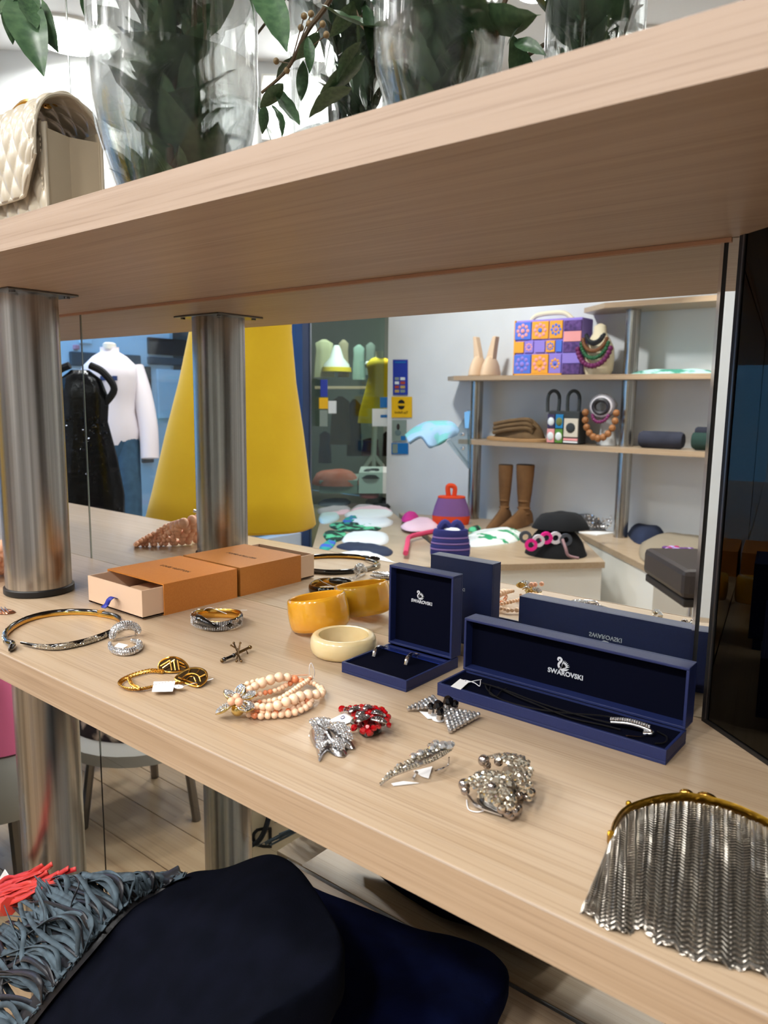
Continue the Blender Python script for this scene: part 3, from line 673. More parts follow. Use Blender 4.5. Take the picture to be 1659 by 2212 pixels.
strand([(538, 1543, .004), (560, 1547, .004), (590, 1545, .004), (622, 1542, .004), (650, 1534, .004), (668, 1522, .005), (672, 1512, .006)], .0033, .0036)
strand([(545, 1532, .006), (575, 1538, .006), (615, 1538, .005), (640, 1527, .006), (655, 1518, .007), (672, 1508, .007)], .0030, .0032, dark=.2)
petal_c = pz(513, 1515, .016)
fl_ = MB().ball(petal_c-Vector((0, 0, .008)), .006, 12, 8).build('clasp_base', GOLDP, cb, smooth=True)
def petal(tip, base, wd, zt, curl):
    a, b = pz(*base, .014), pz(*tip, zt); ax = (b-a); L_ = ax.length; ax.normalize(); sd = ax.cross(Vector((0, 0, 1))).normalized(); nn = sd.cross(ax)
    fn = lambda i, j: a+ax*(L_*i)+sd*((j-.5)*2*wd*math.sin(PI*min(.97, .10+i*.80))**.8)+nn*(.003*math.sin(i*PI)*(1 if curl else .6)-.004*((j-.5)*2)**2*math.sin(i*PI)+.002)
    p_ = MB().grid(fn, 9, 7).build('petal', GOLDP, cb, smooth=True, solid=.0011); g = MB()
    for i in range(1, 9):
        for k in range(7):
            if abs(k-3) < 1 and i < 6: continue
            q = fn(i/9, .08+k/7); g.gem(q+nn*.0010, nn+sd*random.uniform(-.3, .3), .00125, 6)
    g.build('petal_stones', RHINE, p_, kind='stuff')
petal((480, 1498), (506, 1515), .0075, .022, 1); petal((532, 1482), (515, 1508), .0075, .024, 1); petal((556, 1500), (523, 1512), .0055, .018, 0)
petal((540, 1540), (520, 1522), .0085, .010, 1); petal((470, 1545), (508, 1524), .0065, .004, 1)
for u, v, z in ((511, 1506, .021), (500, 1515, .020), (516, 1516, .0225)): inst(bead, 'centre_bead', pz(u, v, z), cb, (.0037,)*3, mt=CORALP)
MB().tube(spl([pz(672, 1466, .006), pz(668, 1445, .018), pz(672, 1432, .024), pz(679, 1448, .016), pz(678, 1462, .006), pz(668, 1462, .007), pz(680, 1466, .004)], 6), .0004, 5).build('tag_thread', THREAD, cb)
MB().tube([pz(628, 1459, .006), pz(665, 1458, .003)], .0006, 6).build('clasp_pin', CORALP, cb)
# ================================================================== BROOCHES
def brooch(label, c): return thing('brooch', label, 'brooch', c)
UPZ = Vector((0, 0, 1))
def inpoly(x, y, P):
    r = False; n = len(P)
    for i in range(n):
        (xa, ya), (xb, yb_) = P[i], P[(i+1) % n]
        if (ya > y) != (yb_ > y) and x < (xb-xa)*(y-ya)/(yb_-ya)+xa: r = not r
    return r
def pavefill(mb, poly, zf, r, step=1.75, jit=.1, nrm=None, rv=0.):
    xs = [a[0] for a in poly]; ys = [a[1] for a in poly]; x = min(xs); row = 0; P2 = poly; d = r*step
    while x < max(xs):
        y = min(ys)+(d/2 if row % 2 else 0)
        while y < max(ys):
            if inpoly(x, y, P2):
                q = Vector((x+random.uniform(-jit, jit)*d, y+random.uniform(-jit, jit)*d, 0)); q.z = zf(q.x, q.y)
                e = .0006; g_ = Vector((-(zf(q.x+e, q.y)-zf(q.x-e, q.y))/(2*e), -(zf(q.x, q.y+e)-zf(q.x, q.y-e))/(2*e), 1)).normalized()
                mb.gem(q, g_, r*random.uniform(1-rv, 1+rv), 7)
            y += d
        x += d*.87; row += 1
def xy(pts, z=0.): return [tuple(pz(u, v, z).xy) for u, v in pts]
def shrink(P, k): c = Vector((sum(a[0] for a in P)/len(P), sum(a[1] for a in P)/len(P))); return [tuple(c+(Vector(a)-c)*k) for a in P]
def domed(poly, z0, h):
    cx_ = sum(a[0] for a in poly)/len(poly); cy_ = sum(a[1] for a in poly)/len(poly); R_ = max(math.hypot(a[0]-cx_, a[1]-cy_) for a in poly)
    return lambda x, y: z0+h*max(0, 1-(math.hypot(x-cx_, y-cy_)/R_)**2)
# red cluster brooch
rbq = brooch('red stone cluster brooch with silver pave leaves and a white tag', pz(790, 1555, 0))
rp_ = [(734, 1538), (748, 1530), (785, 1529), (825, 1538), (840, 1556), (842, 1572), (815, 1583), (788, 1590), (765, 1577), (762, 1562), (745, 1552)]
rp2 = xy(rp_, .009); zf = domed(rp2, .006, .009)
MB().mound([(a[0]-.001, a[1]+.003) for a in shrink(rp2, .62)], .001, .009, 5, flat=.3).build('setting', GUN, rbq, smooth=True)
rk = MB(); rk2 = MB()
rgem = unit(MB().gem((0, 0, 0), (0, 0, 1), 1, 8, .6), 'red_stone', RED, False)
def orient(n_): return UPZ.rotation_difference(Vector(n_).normalized()).to_matrix()
cc_ = Vector((sum(a[0] for a in rp2)/len(rp2), sum(a[1] for a in rp2)/len(rp2), 0))
xs_ = [a[0] for a in rp2]; ys_ = [a[1] for a in rp2]; st_p = .0058; row = 0; xx = min(xs_)
while xx < max(xs_):
    yy = min(ys_)+(st_p/2 if row % 2 else 0)
    while yy < max(ys_):
        if inpoly(xx, yy, rp2):
            q = Vector((xx+random.uniform(-.001, .001), yy+random.uniform(-.001, .001), 0)); o_ = (q-cc_)*45
            inst(rgem, 'red_stone', (q.x, q.y, zf(q.x, q.y)+.0022), rbq, (random.uniform(.0028, .0037),)*3, orient((o_.x, o_.y-.2, 1)), mt=(RED2 if random.random() < .28 else None))
        yy += st_p
    xx += st_p*.87; row += 1
for u, v in ((738, 1531), (800, 1583), (765, 1572)):
    q = pz(u, v, .006); inst(rgem, 'red_stone', q, rbq, (.0038,)*3, orient((-.3, -.6, .8)))
def pave_leaf(par, a, b, wd, m_=RHINE, sr=.0008, lift=.002):
    ax = b-a; L_ = ax.length; ax.normalize(); sd = ax.cross(UPZ).normalized(); nn = sd.cross(ax)
    fn = lambda i, j: a+ax*(L_*i)+sd*((j-.5)*2*wd*math.sin(PI*min(.97, .05+i*.9))**.8)+nn*(lift*math.sin(PI*i)-.0012*((j-.5)*2)**2)
    lf = MB().grid(fn, 8, 5).build('pave_leaf', SILVER, par, smooth=True, solid=.0008); g = MB()
    for i in range(1, 8):
        for k in range(5):
            if (i+k) % 2 == 0 or True: g.gem(fn(i/8, .1+.2*k)+nn*.0007, nn+sd*random.uniform(-.3, .3), sr, 6)
    g.build('leaf_stones', m_, lf, kind='stuff')
for (u, v), (u2, v2), wd in (((755, 1537), (778, 1530), .003), ((770, 1548), (786, 1540), .0034), ((772, 1558), (798, 1547), .004), ((800, 1552), (836, 1560), .0042), ((802, 1539), (828, 1543), .0034), ((785, 1531), (803, 1528), .003)):
    a, b = pz(u, v, .020), pz(u2, v2, .0185); pave_leaf(rbq, a, b, wd, RHINES)
price_tag(rbq, [(712, 1556), (745, 1540), (768, 1556), (728, 1572)], .001)
MB().tube(spl([pz(738, 1548, .0018), pz(742, 1546, .0018), pz(744, 1550, .0018), pz(738, 1553, .0018), pz(736, 1549, .0018)], 4), .0003, 5).build('ink_mark', INK, rbq)
# clear swirl brooch
cbq = brooch('silver swirl brooch paved with clear rhinestones, its tip pointing down', pz(715, 1600, 0))
for pl, h, nm in (([(668, 1580), (675, 1563), (692, 1560), (712, 1570), (712, 1585), (705, 1600), (695, 1615), (680, 1605)], .012, 'swirl_body'),
              ([(700, 1570), (725, 1572), (745, 1585), (768, 1606), (750, 1608), (728, 1602), (710, 1592)], .011, 'swirl_wing'),
              ([(705, 1598), (725, 1600), (748, 1612), (745, 1624), (728, 1624), (708, 1612)], .006, 'swirl_leaf'),
              ([(682, 1600), (696, 1606), (712, 1606), (700, 1620), (690, 1635), (686, 1622)], .004, 'swirl_tip')):
    P_ = xy(pl, .005); zf = domed(P_, .003, h); b_ = MB().mound(P_, .0008, h*.62+.001, 5, flat=.2).build(nm, SILVER, cbq, smooth=True)
    g = MB(); pavefill(g, P_, lambda x, y: zf(x, y)+.0012, .0013, 1.75, .15, rv=.3); g.build('pave_stones', RHINE, b_, kind='stuff')
MB().tube(spl([pz(686, 1566, .016), pz(704, 1580, .016), pz(716, 1598, .011), pz(735, 1608, .008)], 5), .0011, 6).build('silver_vein', SILVER, cbq, smooth=True)
MB().tube(spl([pz(728, 1598, .010), pz(745, 1605, .008), pz(757, 1612, .006)], 5), .001, 6).build('silver_vein', SILVER, cbq, smooth=True)
price_tag(cbq, [(666, 1590), (672, 1582), (684, 1596), (678, 1600)], .0006)
# bow brooch of two rhinestone triangles
tb = brooch('bow shaped rhinestone brooch with black stones and a price tag', pz(965, 1545, 0))
def trirow(A, B, C_, n, r, par, nm):
    """rows of set stones filling the triangle A B C (C the point)"""
    pl = MB(); pl.slab([A-UPZ*.0018, B-UPZ*.0018, C_-UPZ*.0018], UPZ, .001); p_ = pl.build(nm, SILVER, par); g = MB(); gs = MB()
    for i in range(n):
        m_ = n-i
        for k in range(m_):
            f = k/max(1, n-1); q = A+(B-A)*f+(C_-A)*(i/max(1, n-1)); g.gem(q+UPZ*r*.4, UPZ+Vector((random.uniform(-.2, .2), random.uniform(-.2, .2), 0)), r, 8); gs.tube([q-UPZ*.0022, q], r*1.05, 8)
    gs.build('stone_cups', SILVER, p_, kind='stuff'); g.build('rhinestones', RHINE, p_, kind='stuff')
trirow(pz(883, 1529, .004), pz(948, 1520, .010), pz(935, 1505, .010), 8, .0018, tb, 'triangle_plate')
trirow(pz(957, 1530, .010), pz(1033, 1543, .005), pz(973, 1576, .004), 9, .0020, tb, 'triangle_plate')
jg = unit(MB().gem((0, 0, 0), (0, 0, 1), 1, 8, .6), 'black_stone', JET, False)
for u, v, z, r in ((947, 1524, .013, .0046), (968, 1514, .013, .0046), (950, 1537, .011, .0034), (983, 1520, .011, .0033), (931, 1525, .011, .003)):
    q = pz(u, v, z); inst(jg, 'black_stone', q, tb, (r*1.15, r*1.15, r*1.5), orient((-.1, -.3, 1))); MB().tube([q-UPZ*.007, q-UPZ*.0026], r*.9, 10).build('stone_cup', SILVER, tb, smooth=True)
price_tag(tb, [(906, 1537), (942, 1541), (958, 1552), (924, 1553)], .0008, (946, 1555, .006))
# long leaf brooch
lfb = brooch('long curved rhinestone feather brooch propped on its clasp', pz(905, 1655, 0))
spine = spl([pz(822, 1694, .003), pz(850, 1675, .009), pz(890, 1660, .013), pz(930, 1645, .016), pz(962, 1628, .019), pz(976, 1618, .020)], 6); n_ = len(spine)
edge2 = spl([pz(822, 1694, .003), pz(845, 1668, .011), pz(868, 1652, .015), pz(898, 1634, .019), pz(928, 1612, .022), pz(956, 1610, .022), pz(976, 1618, .020)], 5)
fnl = lambda i, j: spine[min(n_-1, round(i*(n_-1)))].lerp(edge2[min(len(edge2)-1, round(i*(len(edge2)-1)))], j)+UPZ*.002*math.sin(PI*j)*math.sin(PI*i)
MB().grid(lambda i, j: fnl(i, j)-UPZ*.0012, 20, 6).build('silver_plate', SILVER, lfb, smooth=True, solid=.001)
g = MB(); 
for i in range(30):
    for k in range(2): g.gem(fnl(i/29, .0+.12*k)+UPZ*.0006, UPZ+Vector((0, -.5, 0)), .0013, 7)
for i in range(22):
    for j_ in (.38, .58, .78): g.gem(fnl(.05+i/23, j_)+UPZ*.0008, UPZ+Vector((random.uniform(-.3, .3), random.uniform(-.4, .1), 0)), .0015, 7)
for i in (.3, .45, .55, .65, .75, .82, .9): g.gem(fnl(i, .95)+UPZ*.001, UPZ+Vector((-.2, .1, 0)), .0026, 8)
g.build('pave_stones', RHINEY, lfb, kind='stuff')
bg_ = unit(MB().gem((0, 0, 0), (0, 0, 1), 1, 10, .5), 'large_rhinestone', RHINE, False)
for i, j_, r in ((.80, .55, .0042), (.92, .7, .0045), (.66, .6, .0036), (.55, .7, .0032), (.74, .95, .0032), (.45, .95, .003)):
    inst(bg_, 'large_rhinestone', fnl(i, j_)+UPZ*.0022, lfb, (r,)*3, orient((-.1, -.35, 1)))
MB().tube(spl([pz(940, 1665, .002), pz(955, 1660, .006), pz(968, 1652, .003), pz(970, 1636, .010)], 6), .0006, 6).build('pin_wire', SILVER, lfb, smooth=True)
MB().tube([pz(893, 1682, .0015), pz(900, 1668, .008)], .0015, 8).build('clasp', SILVER, lfb)
price_tag(lfb, [(893, 1666), (934, 1656), (926, 1682), (912, 1678)], .001); price_tag(lfb, [(845, 1693), (872, 1688), (905, 1692), (850, 1698)], .0005)
# bubble brooch
bb = brooch('chunky smoke and champagne rhinestone cluster brooch near the mesh purse', pz(1075, 1705, 0))
ba = [(1003, 1703), (1030, 1685), (1060, 1668), (1085, 1672), (1095, 1700), (1108, 1735), (1115, 1750), (1090, 1758), (1050, 1742), (1020, 1728)]
b2_ = [(1045, 1660), (1050, 1645), (1080, 1640), (1115, 1652), (1140, 1675), (1153, 1712), (1140, 1726), (1118, 1715), (1100, 1695), (1075, 1672)]
for P_, h, nm in ((ba, .013, 'curved_plate'), (b2_, .015, 'curved_plate')):
    Q = xy(P_, .012); pl_ = MB().mound([(a[0]-.002, a[1]+.005) for a in shrink(Q, .6)], .002, h*.6, 5, flat=.3).build(nm, GUN, bb, smooth=True); zf = domed(Q, .008, h)
    g = MB(); pavefill(g, Q, lambda x, y: zf(x, y)+.0025, .0023, 1.7, .25, rv=.4); g.build('pave_stones', RHINEY, pl_, kind='stuff')
ballm = unit(MB().ball((0, 0, 0), 1, 16, 10), 'smoke_bead', mat('smoke_bead', (168, 158, 152), .08, .95))
for u, v, z, r in ((1045, 1643, .020, .0052), (1052, 1653, .016, .0038), (1003, 1695, .014, .0052), (1005, 1708, .011, .004), (1033, 1681, .018, .0050), (1077, 1645, .020, .0042), (1133, 1678, .018, .0055), (1128, 1700, .014, .0042), (1148, 1712, .009, .004), (1138, 1722, .008, .0036), (1122, 1718, .009, .0036),
                   (1113, 1752, .007, .0042), (1097, 1756, .006, .004), (1104, 1762, .004, .0035), (1083, 1748, .010, .0036), (1096, 1735, .012, .0040), (1062, 1700, .022, .0042), (1108, 1660, .022, .0040), (1120, 1745, .006, .0036)):
    inst(ballm, 'smoke_bead', pz(u, v, z), bb, (r*.86,)*3)
for u, v, z, r in ((1070, 1690, .022, .0050), (1048, 1700, .020, .0045), (1085, 1712, .019, .0048), (1095, 1665, .023, .0048), (1115, 1675, .021, .0044), (1058, 1722, .016, .0042), (1040, 1715, .015, .0038), (1075, 1733, .013, .0036)):
    inst(bg_, 'large_rhinestone', pz(u, v, z), bb, (r,)*3, orient((random.uniform(-.4, .4), -.6, .8)), mt=RHINEY)
MB().tube(spl([pz(1012, 1720, .004), pz(1030, 1740, .004), pz(1060, 1752, .003), pz(1085, 1760, .002)], 5), .0013, 6).build('silver_rim', SILVER, bb, smooth=True)
MB().tube(spl([pz(1008, 1728, .001), pz(1012, 1748, .001), pz(1032, 1754, .001), pz(1052, 1748, .002)], 5), .0004, 5).build('tag_thread', THREAD, bb)
# ================================================================== MESH PURSE
mp_ = thing('mesh_purse', 'silver chain mesh coin purse with a brass kiss-lock frame', 'purse', pz(1500, 1900, 0))
fr_ = [(1322, 1806), (1330, 1780), (1352, 1752), (1395, 1734), (1440, 1724), (1490, 1722), (1545, 1732), (1600, 1750), (1659, 1778), (1710, 1808), (1740, 1840)]
frw = spl([pz(u, v, .0125) for u, v in fr_], 8)
bot = [(1258, 1968), (1300, 1990), (1345, 2010), (1382, 2000), (1420, 2030), (1470, 2050), (1540, 2075), (1600, 2085), (1659, 2102), (1720, 2130), (1770, 2150)]
btw = spl([pz(u, v, .003) for u, v in bot], 8); ns_ = len(frw)
def purse(i, j):
    def li(P, f):
        k = f*(len(P)-1); m_ = min(len(P)-2, int(k)); return P[m_].lerp(P[m_+1], k-m_)
    q = li(frw, i).lerp(li(btw, i), .03+j*.97); s_ = math.sin(PI*min(1, max(0, j)))
    q.z = .0075*(1-j)+.0022+.0075*s_**.6*min(1, .25+i*5)+.0011*math.sin(i*40+3*j+2*math.sin(j*5))*(1-j)*s_*1.6 + .0018*math.sin(i*44)*max(0, j-.84)*6+.0010*mnoise.noise(Vector((i*9, j*7, 1)))
    return q
MB().grid(lambda i, j: purse(i, j)-UPZ*.0008, 60, 30).build('purse_lining', MESHU, mp_, smooth=True, solid=.0008)
nu_, nv_ = 40, 46
g = MB()
hexp = [(math.cos(a), math.sin(a)) for a in [2*PI*k/6 for k in range(6)]]
for i in range(nu_):
    for j_ in range(nv_):
        f, h = i/(nu_-1), (j_+.5*(i % 2)*0)/(nv_-1)
        q = purse(f, h); qx = purse(min(1, f+.012), h); qy = purse(f, min(1, h+.012)); ex = (qx-q); ey = (qy-q)
        if ex.length < 1e-6: ex = q-purse(f-.012, h)
        if ey.length < 1e-6: ey = q-purse(f, h-.012)
        wx = ex.length/.012/(nu_-1)*.62; ex.normalize(); ey.normalize(); nn = ex.cross(ey); nn = nn if nn.z > 0 else -nn
        tl_ = .55 if i % 2 else -.55; e3 = (ey*.75+nn*.66); e2 = (ex*.8+ey*tl_)
        g.tube([q+nn*.0005+e2.normalized()*(x*wx*.82)+e3*(y*wx*.46) for x, y in hexp], wx*.20, 5, True)
g.build('chain_mesh', MESHM, mp_, smooth=True, kind='stuff')
MB().tube(frw, .0016, 8, ry=.0042, upv=(0, -.35, 1)).build('brass_frame', BRASS, mp_, smooth=True)
MB().tube([q+Vector((-.001, .0022, -.0035)) for q in frw], .0014, 8, ry=.0036, upv=(0, -.35, 1)).build('brass_frame', BRASS, mp_, smooth=True)
a = pz(1484, 1716, .013); MB().ball(a, .0042, 14, 9, (1.3, .8, .9)).build('kiss_lock_ball', GOLD, mp_, smooth=True)
a = pz(1528, 1722, .012); MB().ball(a, .0042, 14, 9, (1.7, .8, .8)).build('kiss_lock_ball', GOLD, mp_, smooth=True)
a = pz(1358, 1736, .010); MB().ball(a, .0022, 10, 7).build('chain_loop', BRASS, mp_, smooth=True)
MB().tube([pz(1319, 1800, .012), pz(1318, 1818, .002)], .0022, 10).build('hinge_knuckle', BRASS, mp_, smooth=True)
# ================================================================== SMALL THINGS AT THE LEFT EDGE
a = pz(8, 1319, .003)
bo = thing('oval_brooch', 'rose gold oval brooch at the left edge of the shelf', 'brooch', (a.x, a.y, 0))
MB().mound(ell((a.x, a.y), .016, .009, 12, .6), .0005, .004, 5, flat=.4).build('oval_body', mat('rose_gold', (176, 120, 92), .25, .9), bo, smooth=True)
for k in range(3): MB().tube([pz(-6+k*8, 1312, .0052), pz(2+k*8, 1322, .0052)], .0008, 6).build('silver_bar', SILVER, bo)
# many-stranded coral necklace behind the post
cn = thing('bead_necklace', 'piled coral bead necklace behind the steel post', 'necklace', (-1.27, -.15, 0))
cbead = unit(MB().ball((0, 0, 0), 1, 12, 8), 'bead', CORALP)
def vp(u, v, z): q = pz(u, v, z); return Vector((q.x, -q.y, q.z))
for row in range(6):
    p0, p1 = vp(292, 1176, .004+row*.0015), vp(330+row*5, 1176-row*7, .004+row*.006); p2, p3 = vp(395, 1170-row*8, .008+row*.009), vp(446, 1160-row*9, .010+row*.010)
    pth = spl([p0, p1, p2, p3], 12); s_ = 0; k = 0; acc = 0.
    nxt = 0.; L_ = 0.
    for a, b in zip(pth, pth[1:]):
        L_ += (b-a).length
        while nxt <= L_:
            r = .0042+.0058*min(1, max(0, (nxt-.03)/.12)); inst(cbead, 'bead', a.lerp(b, .5)+Vector((random.uniform(-.002, .002), random.uniform(-.003, .003), 0)), cn, (r,)*3); nxt += r*1.85
for k in range(3):
    a = vp(432+k*4, 1108+k*22, .055-k*.014); MB().tube(spl([a+Vector((-.012, .006, .004)), a, a+Vector((.012, -.006, -.008)), a+Vector((.018, -.012, -.02))], 4), .0035, 8).build('silver_clasp', SILVER, cn, smooth=True)
# ================================================================== HANDBAG
hb = thing('quilted_handbag', 'cream quilted leather flap handbag on the upper shelf', 'handbag', (-1.08, -.16, .46))
HX1, HX0, HY0, HY1, HZ = -.953, -1.22, -.200, -.122, .46
def quilt(f, xx, zz, amp=.0045, pitch_=.030):
    a = (xx/pitch_+zz/(pitch_*1.55)); b = (xx/pitch_-zz/(pitch_*1.55)); return amp*(abs(math.sin(PI*a))*abs(math.sin(PI*b)))**.5
MB().grid(lambda i, j: Vector((HX0+i*(HX1-HX0), HY0-quilt(0, HX0+i*(HX1-HX0), j*.165), HZ+j*.165)), 130, 80).build('front_panel', CREAML, hb, smooth=True)
MB().box(HX0, HX1, HY0+.0006, HY0+.004, HZ, HZ+.165).build('front_backing', CREAMD, hb)
MB().box(HX0, HX1, HY1-.005, HY1, HZ, HZ+.170).build('back_panel', CREAMD, hb, bevel=.001)
MB().prism([(HX1-.004, HY0+.004), (HX1-.001, HY0+.004), (HX1-.012, (HY0+HY1)/2), (HX1-.001, HY1-.005), (HX1-.004, HY1-.005), (HX1-.018, (HY0+HY1)/2)], HZ, HZ+.158).build('gusset', CREAMD, hb)
MB().box(HX0+.002, HX1-.006, HY0+.004, HY1-.005, HZ, HZ+.012).build('bag_base', CREAMD, hb)
MB().tube([(HX1, HY0-.0005, HZ), (HX1, HY0-.0005, HZ+.163)], .0028, 8).build('front_piping', CREAML, hb, smooth=True)
MB().tube([(HX1, HY1-.001, HZ), (HX1, HY1-.001, HZ+.168)], .0022, 8).build('rear_piping', CREAML, hb, smooth=True)
fp = spl([Vector((0, HY1+.001, .150)), Vector((0, HY1-.006, .176)), Vector((0, HY1-.028, .196)), Vector((0, HY0+.030, .202)), Vector((0, HY0+.004, .192)), Vector((0, HY0-.010, .168)), Vector((0, HY0-.014, .135)), Vector((0, HY0-.014, .105)), Vector((0, HY0-.012, .078))], 8)
def flap(i, j, off=0.):
    k = j*(len(fp)-1); a = fp[int(k)]; b = fp[min(len(fp)-1, int(k)+1)]; q = a.lerp(b, k-int(k)); x = HX0+i*(HX1-HX0+.004)
    cut = max(0, (i-.86)/.14)*max(0, (j-.55)/.45)                # slanting corner
    if cut > 0:
        k2 = k*(1-.20*cut); a = fp[int(k2)]; b = fp[min(len(fp)-1, int(k2)+1)]; q = a.lerp(b, k2-int(k2))
    t = b-a; n_ = Vector((0, t.z, -t.y)).normalized() if t.length > 1e-6 else Vector((0, -1, 0))
    if n_.y > 0 and j > .6: n_ = -n_
    if n_.z < 0 and j < .6: n_ = -n_
    return Vector((x, q.y, HZ+q.z))+n_*(off+(quilt(0, x, j*.24, .004) if off == 0 else 0))
MB().grid(lambda i, j: flap(i, j), 120, 90).build('flap', CREAML, hb, smooth=True, solid=.003)
MB().tube([flap(.995, j/40, .001) for j in range(41)], .0024, 8).build('flap_piping', CREAML, hb, smooth=True)
MB().tube([flap(i/30, 1., .001) for i in range(31)], .0022, 8).build('flap_edge', CREAML, hb, smooth=True)
stt = unit(MB().obox((0, 0, 0), (.0016, 0, 0), (0, .0004, 0), (0, 0, .0004)), 'stitch', CREAMT, False)
for k in range(26): inst(stt, 'stitch', flap(.955, .38+k*.022, .0028), hb, (1, 1, 1), Matrix.Rotation(PI/2, 3, 'Y'))
for k in range(22): inst(stt, 'stitch', (HX1-.006, HY0-.003, HZ+.012+k*.0066), hb, (1, 1, 1), Matrix.Rotation(PI/2, 3, 'Y'))
MB().ring([(.006, -.002), (.011, -.002), (.011, .002), (.006, .002)], (HX1-.05, HY0+.035, HZ+.204), 20).build('chain_eyelet', GOLD, hb, smooth=True)
MB().tube(spl([(HX1-.05, HY0+.035, HZ+.204), (HX1-.10, HY0+.03, HZ+.216), (HX1-.15, HY0+.03, HZ+.208), (HX1-.2, HY0+.03, HZ+.21)], 6), .005, 8).build('shoulder_chain', GOLD, hb, smooth=True)
# ================================================================== VASES WITH BRANCHES
def vase(label, wlabel, x, y, r, zb, zt, zw, bot_):
    t = .003
    out = [(r*k, zb+h) for k, h in bot_]+[(r, zt)]
    inn = [(max(.001, rr-t), zz_+(t*1.6 if i < len(out)-1 else 0)) for i, (rr, zz_) in enumerate(out)]
    v = MB().lathe(out+inn[::-1], (x, y, 0), 64)
    o = v.build('glass_vase', GLASS, smooth=True, ang=1.2, base=Vector((x, y, zb))); tag(o, label, 'vase')
    wp = [(rr*.997, zz_+.0002) for rr, zz_ in inn if zz_ < zw]+[((r-t)*.997, zw)]
    o = MB().lathe(wp, (x, y, 0), 64).build('vase_water', WATER, smooth=True, ang=.8, base=Vector((x, y, wp[0][1]))); tag(o, wlabel, 'water')
V1 = Vector((-.752, -.152, 0)); V2 = Vector((-.394, -.150, 0))
vase('large clear glass cylinder vase with rounded base beside the handbag', 'water inside the large cylinder vase', V1.x, V1.y, .092, .4602, .90, .650, [(.40, 0), (.52, .012), (.68, .045), (.82, .085), (.93, .12), (.985, .15), (1, .18)])
vase('smaller clear glass vase with narrow foot at the right of the upper shelf', 'water inside the smaller glass vase', V2.x, V2.y, .055, .4602, .76, .590, [(.62, 0), (.66, .02), (.70, .05), (.80, .075), (.95, .10), (1, .125)])
def leafmesh(nm, wd, bend, m_):
    def fn(i, j):
        ww = wd*math.sin(PI*min(.995, i))**.75*(1-.35*i); q = Vector((i, (j-.5)*2*ww, 0)); q.z = bend*math.sin(PI*i*.9)+.25*abs(q.y)+.012*math.sin(i*22)*abs(j-.5)*2; return q
    me = MB().grid(fn, 11, 5).mesh(nm, Vector(), False, True, 3.); me.materials.append(m_); return me
LM = [leafmesh('leaf', .20, .10, LEAF), leafmesh('leaf', .25, -.08, LEAF), leafmesh('leaf', .18, .16, LEAF)]
def leaf(par, a, b, roll_=0., k=None, mt=None):
    ax = b-a; L_ = ax.length; ax.normalize(); sd = ax.cross(UPZ)
    if sd.length < .01: sd = Vector((1, 0, 0))
    sd.normalize(); nn = ax.cross(sd) if False else sd.cross(ax); R_ = Matrix((ax, nn.cross(ax), nn)).transposed(); R_ = R_ @ Matrix.Rotation(roll_, 3, 'X')
    return inst(LM[k if k is not None else random.randrange(3)], 'leaf', a, par, (L_, L_, L_), R_, mt=mt)
def branch(label, pts, leaves, r=.0032, auto=8, spread=.10, berries=(), mt=STEM, jmin=.0, lim=None):
    path = spl([Vector(p) for p in pts], 6); n = len(path); t = thing('leafy_branch', label, 'branch', path[0], 'cut branches in the two vases')
    MB().tube(path, [r*(1-.55*i/n) for i in range(n)], 7).build('stem', mt, t, smooth=True)
    for a, b, ro in leaves: leaf(t, Vector(a), Vector(b), ro)
    for k in range(auto):
        i = int((jmin+(1-jmin)*(k+.5)/auto)*(n-2)); T = (path[i+1]-path[i]).normalized(); a_ = random.random()*6.28; A = T.orthogonal().normalized(); B = T.cross(A)
        d = (T*.55+(A*math.cos(a_)+B*math.sin(a_))*.9).normalized(); L_ = spread*random.uniform(.75, 1.2)
        for q in range(10):
            e = path[i]+d*L_
            if e.y < -.02 and (lim is None or Vector((e.x-lim[0], e.y-lim[1])).length < lim[2] or e.z > lim[3]): break
            a_ = random.random()*6.28; d = (T*.9+(A*math.cos(a_)+B*math.sin(a_))*(.8-.06*q)+Vector((lim[0]-path[i].x, lim[1]-path[i].y, 0))*(q if lim else 0) if lim else T*.6+A*math.cos(a_)+B*math.sin(a_)-Vector((0, .3*q, 0))).normalized(); L_ *= .93
        leaf(t, path[i], path[i]+d*L_, random.uniform(-.8, .8))
    for i, q in enumerate(berries):
        q = Vector(q); MB().ball(q, .0032, 10, 7).build('berry', BERRY, t, smooth=True); MB().tube([path[min(n-1, int(n*.75))], q], .0006, 5).build('berry_stalk', STEM, t)
    return t
random.seed(12)
lim1 = (V1.x, V1.y, .080, .86)
specs = [(.02, .0, .03, .03), (-.02, .02, -.04, -.02), (.03, -.03, -.02, .05), (-.03, -.02, .05, -.03), (.0, .03, .0, -.05), (.04, .01, .055, .0), (-.01, -.035, -.055, .03)]
where = ['nearest its left wall', 'leaning to its right wall', 'with the thickest stem', 'close to the mirror', 'in the middle', 'along its right wall', 'behind the handbag side']
for i, (a, b, c_, d_) in enumerate(specs):
    pts = [V1+Vector((a*.5, b*.5, .475)), V1+Vector((a, b, .56)), V1+Vector(((a+c_)/2, (b+d_)/2, .70)), V1+Vector((c_, d_, .84)), V1+Vector((c_*1.6, d_*1.5-.01, .97))]
    ex_ = []
    branch('leafy evergreen branch in the large vase, '+where[i], pts, ex_, r=.0042 if i == 2 else .003, auto=17, spread=.108, lim=lim1, mt=STEMG if i % 3 == 0 else STEM)
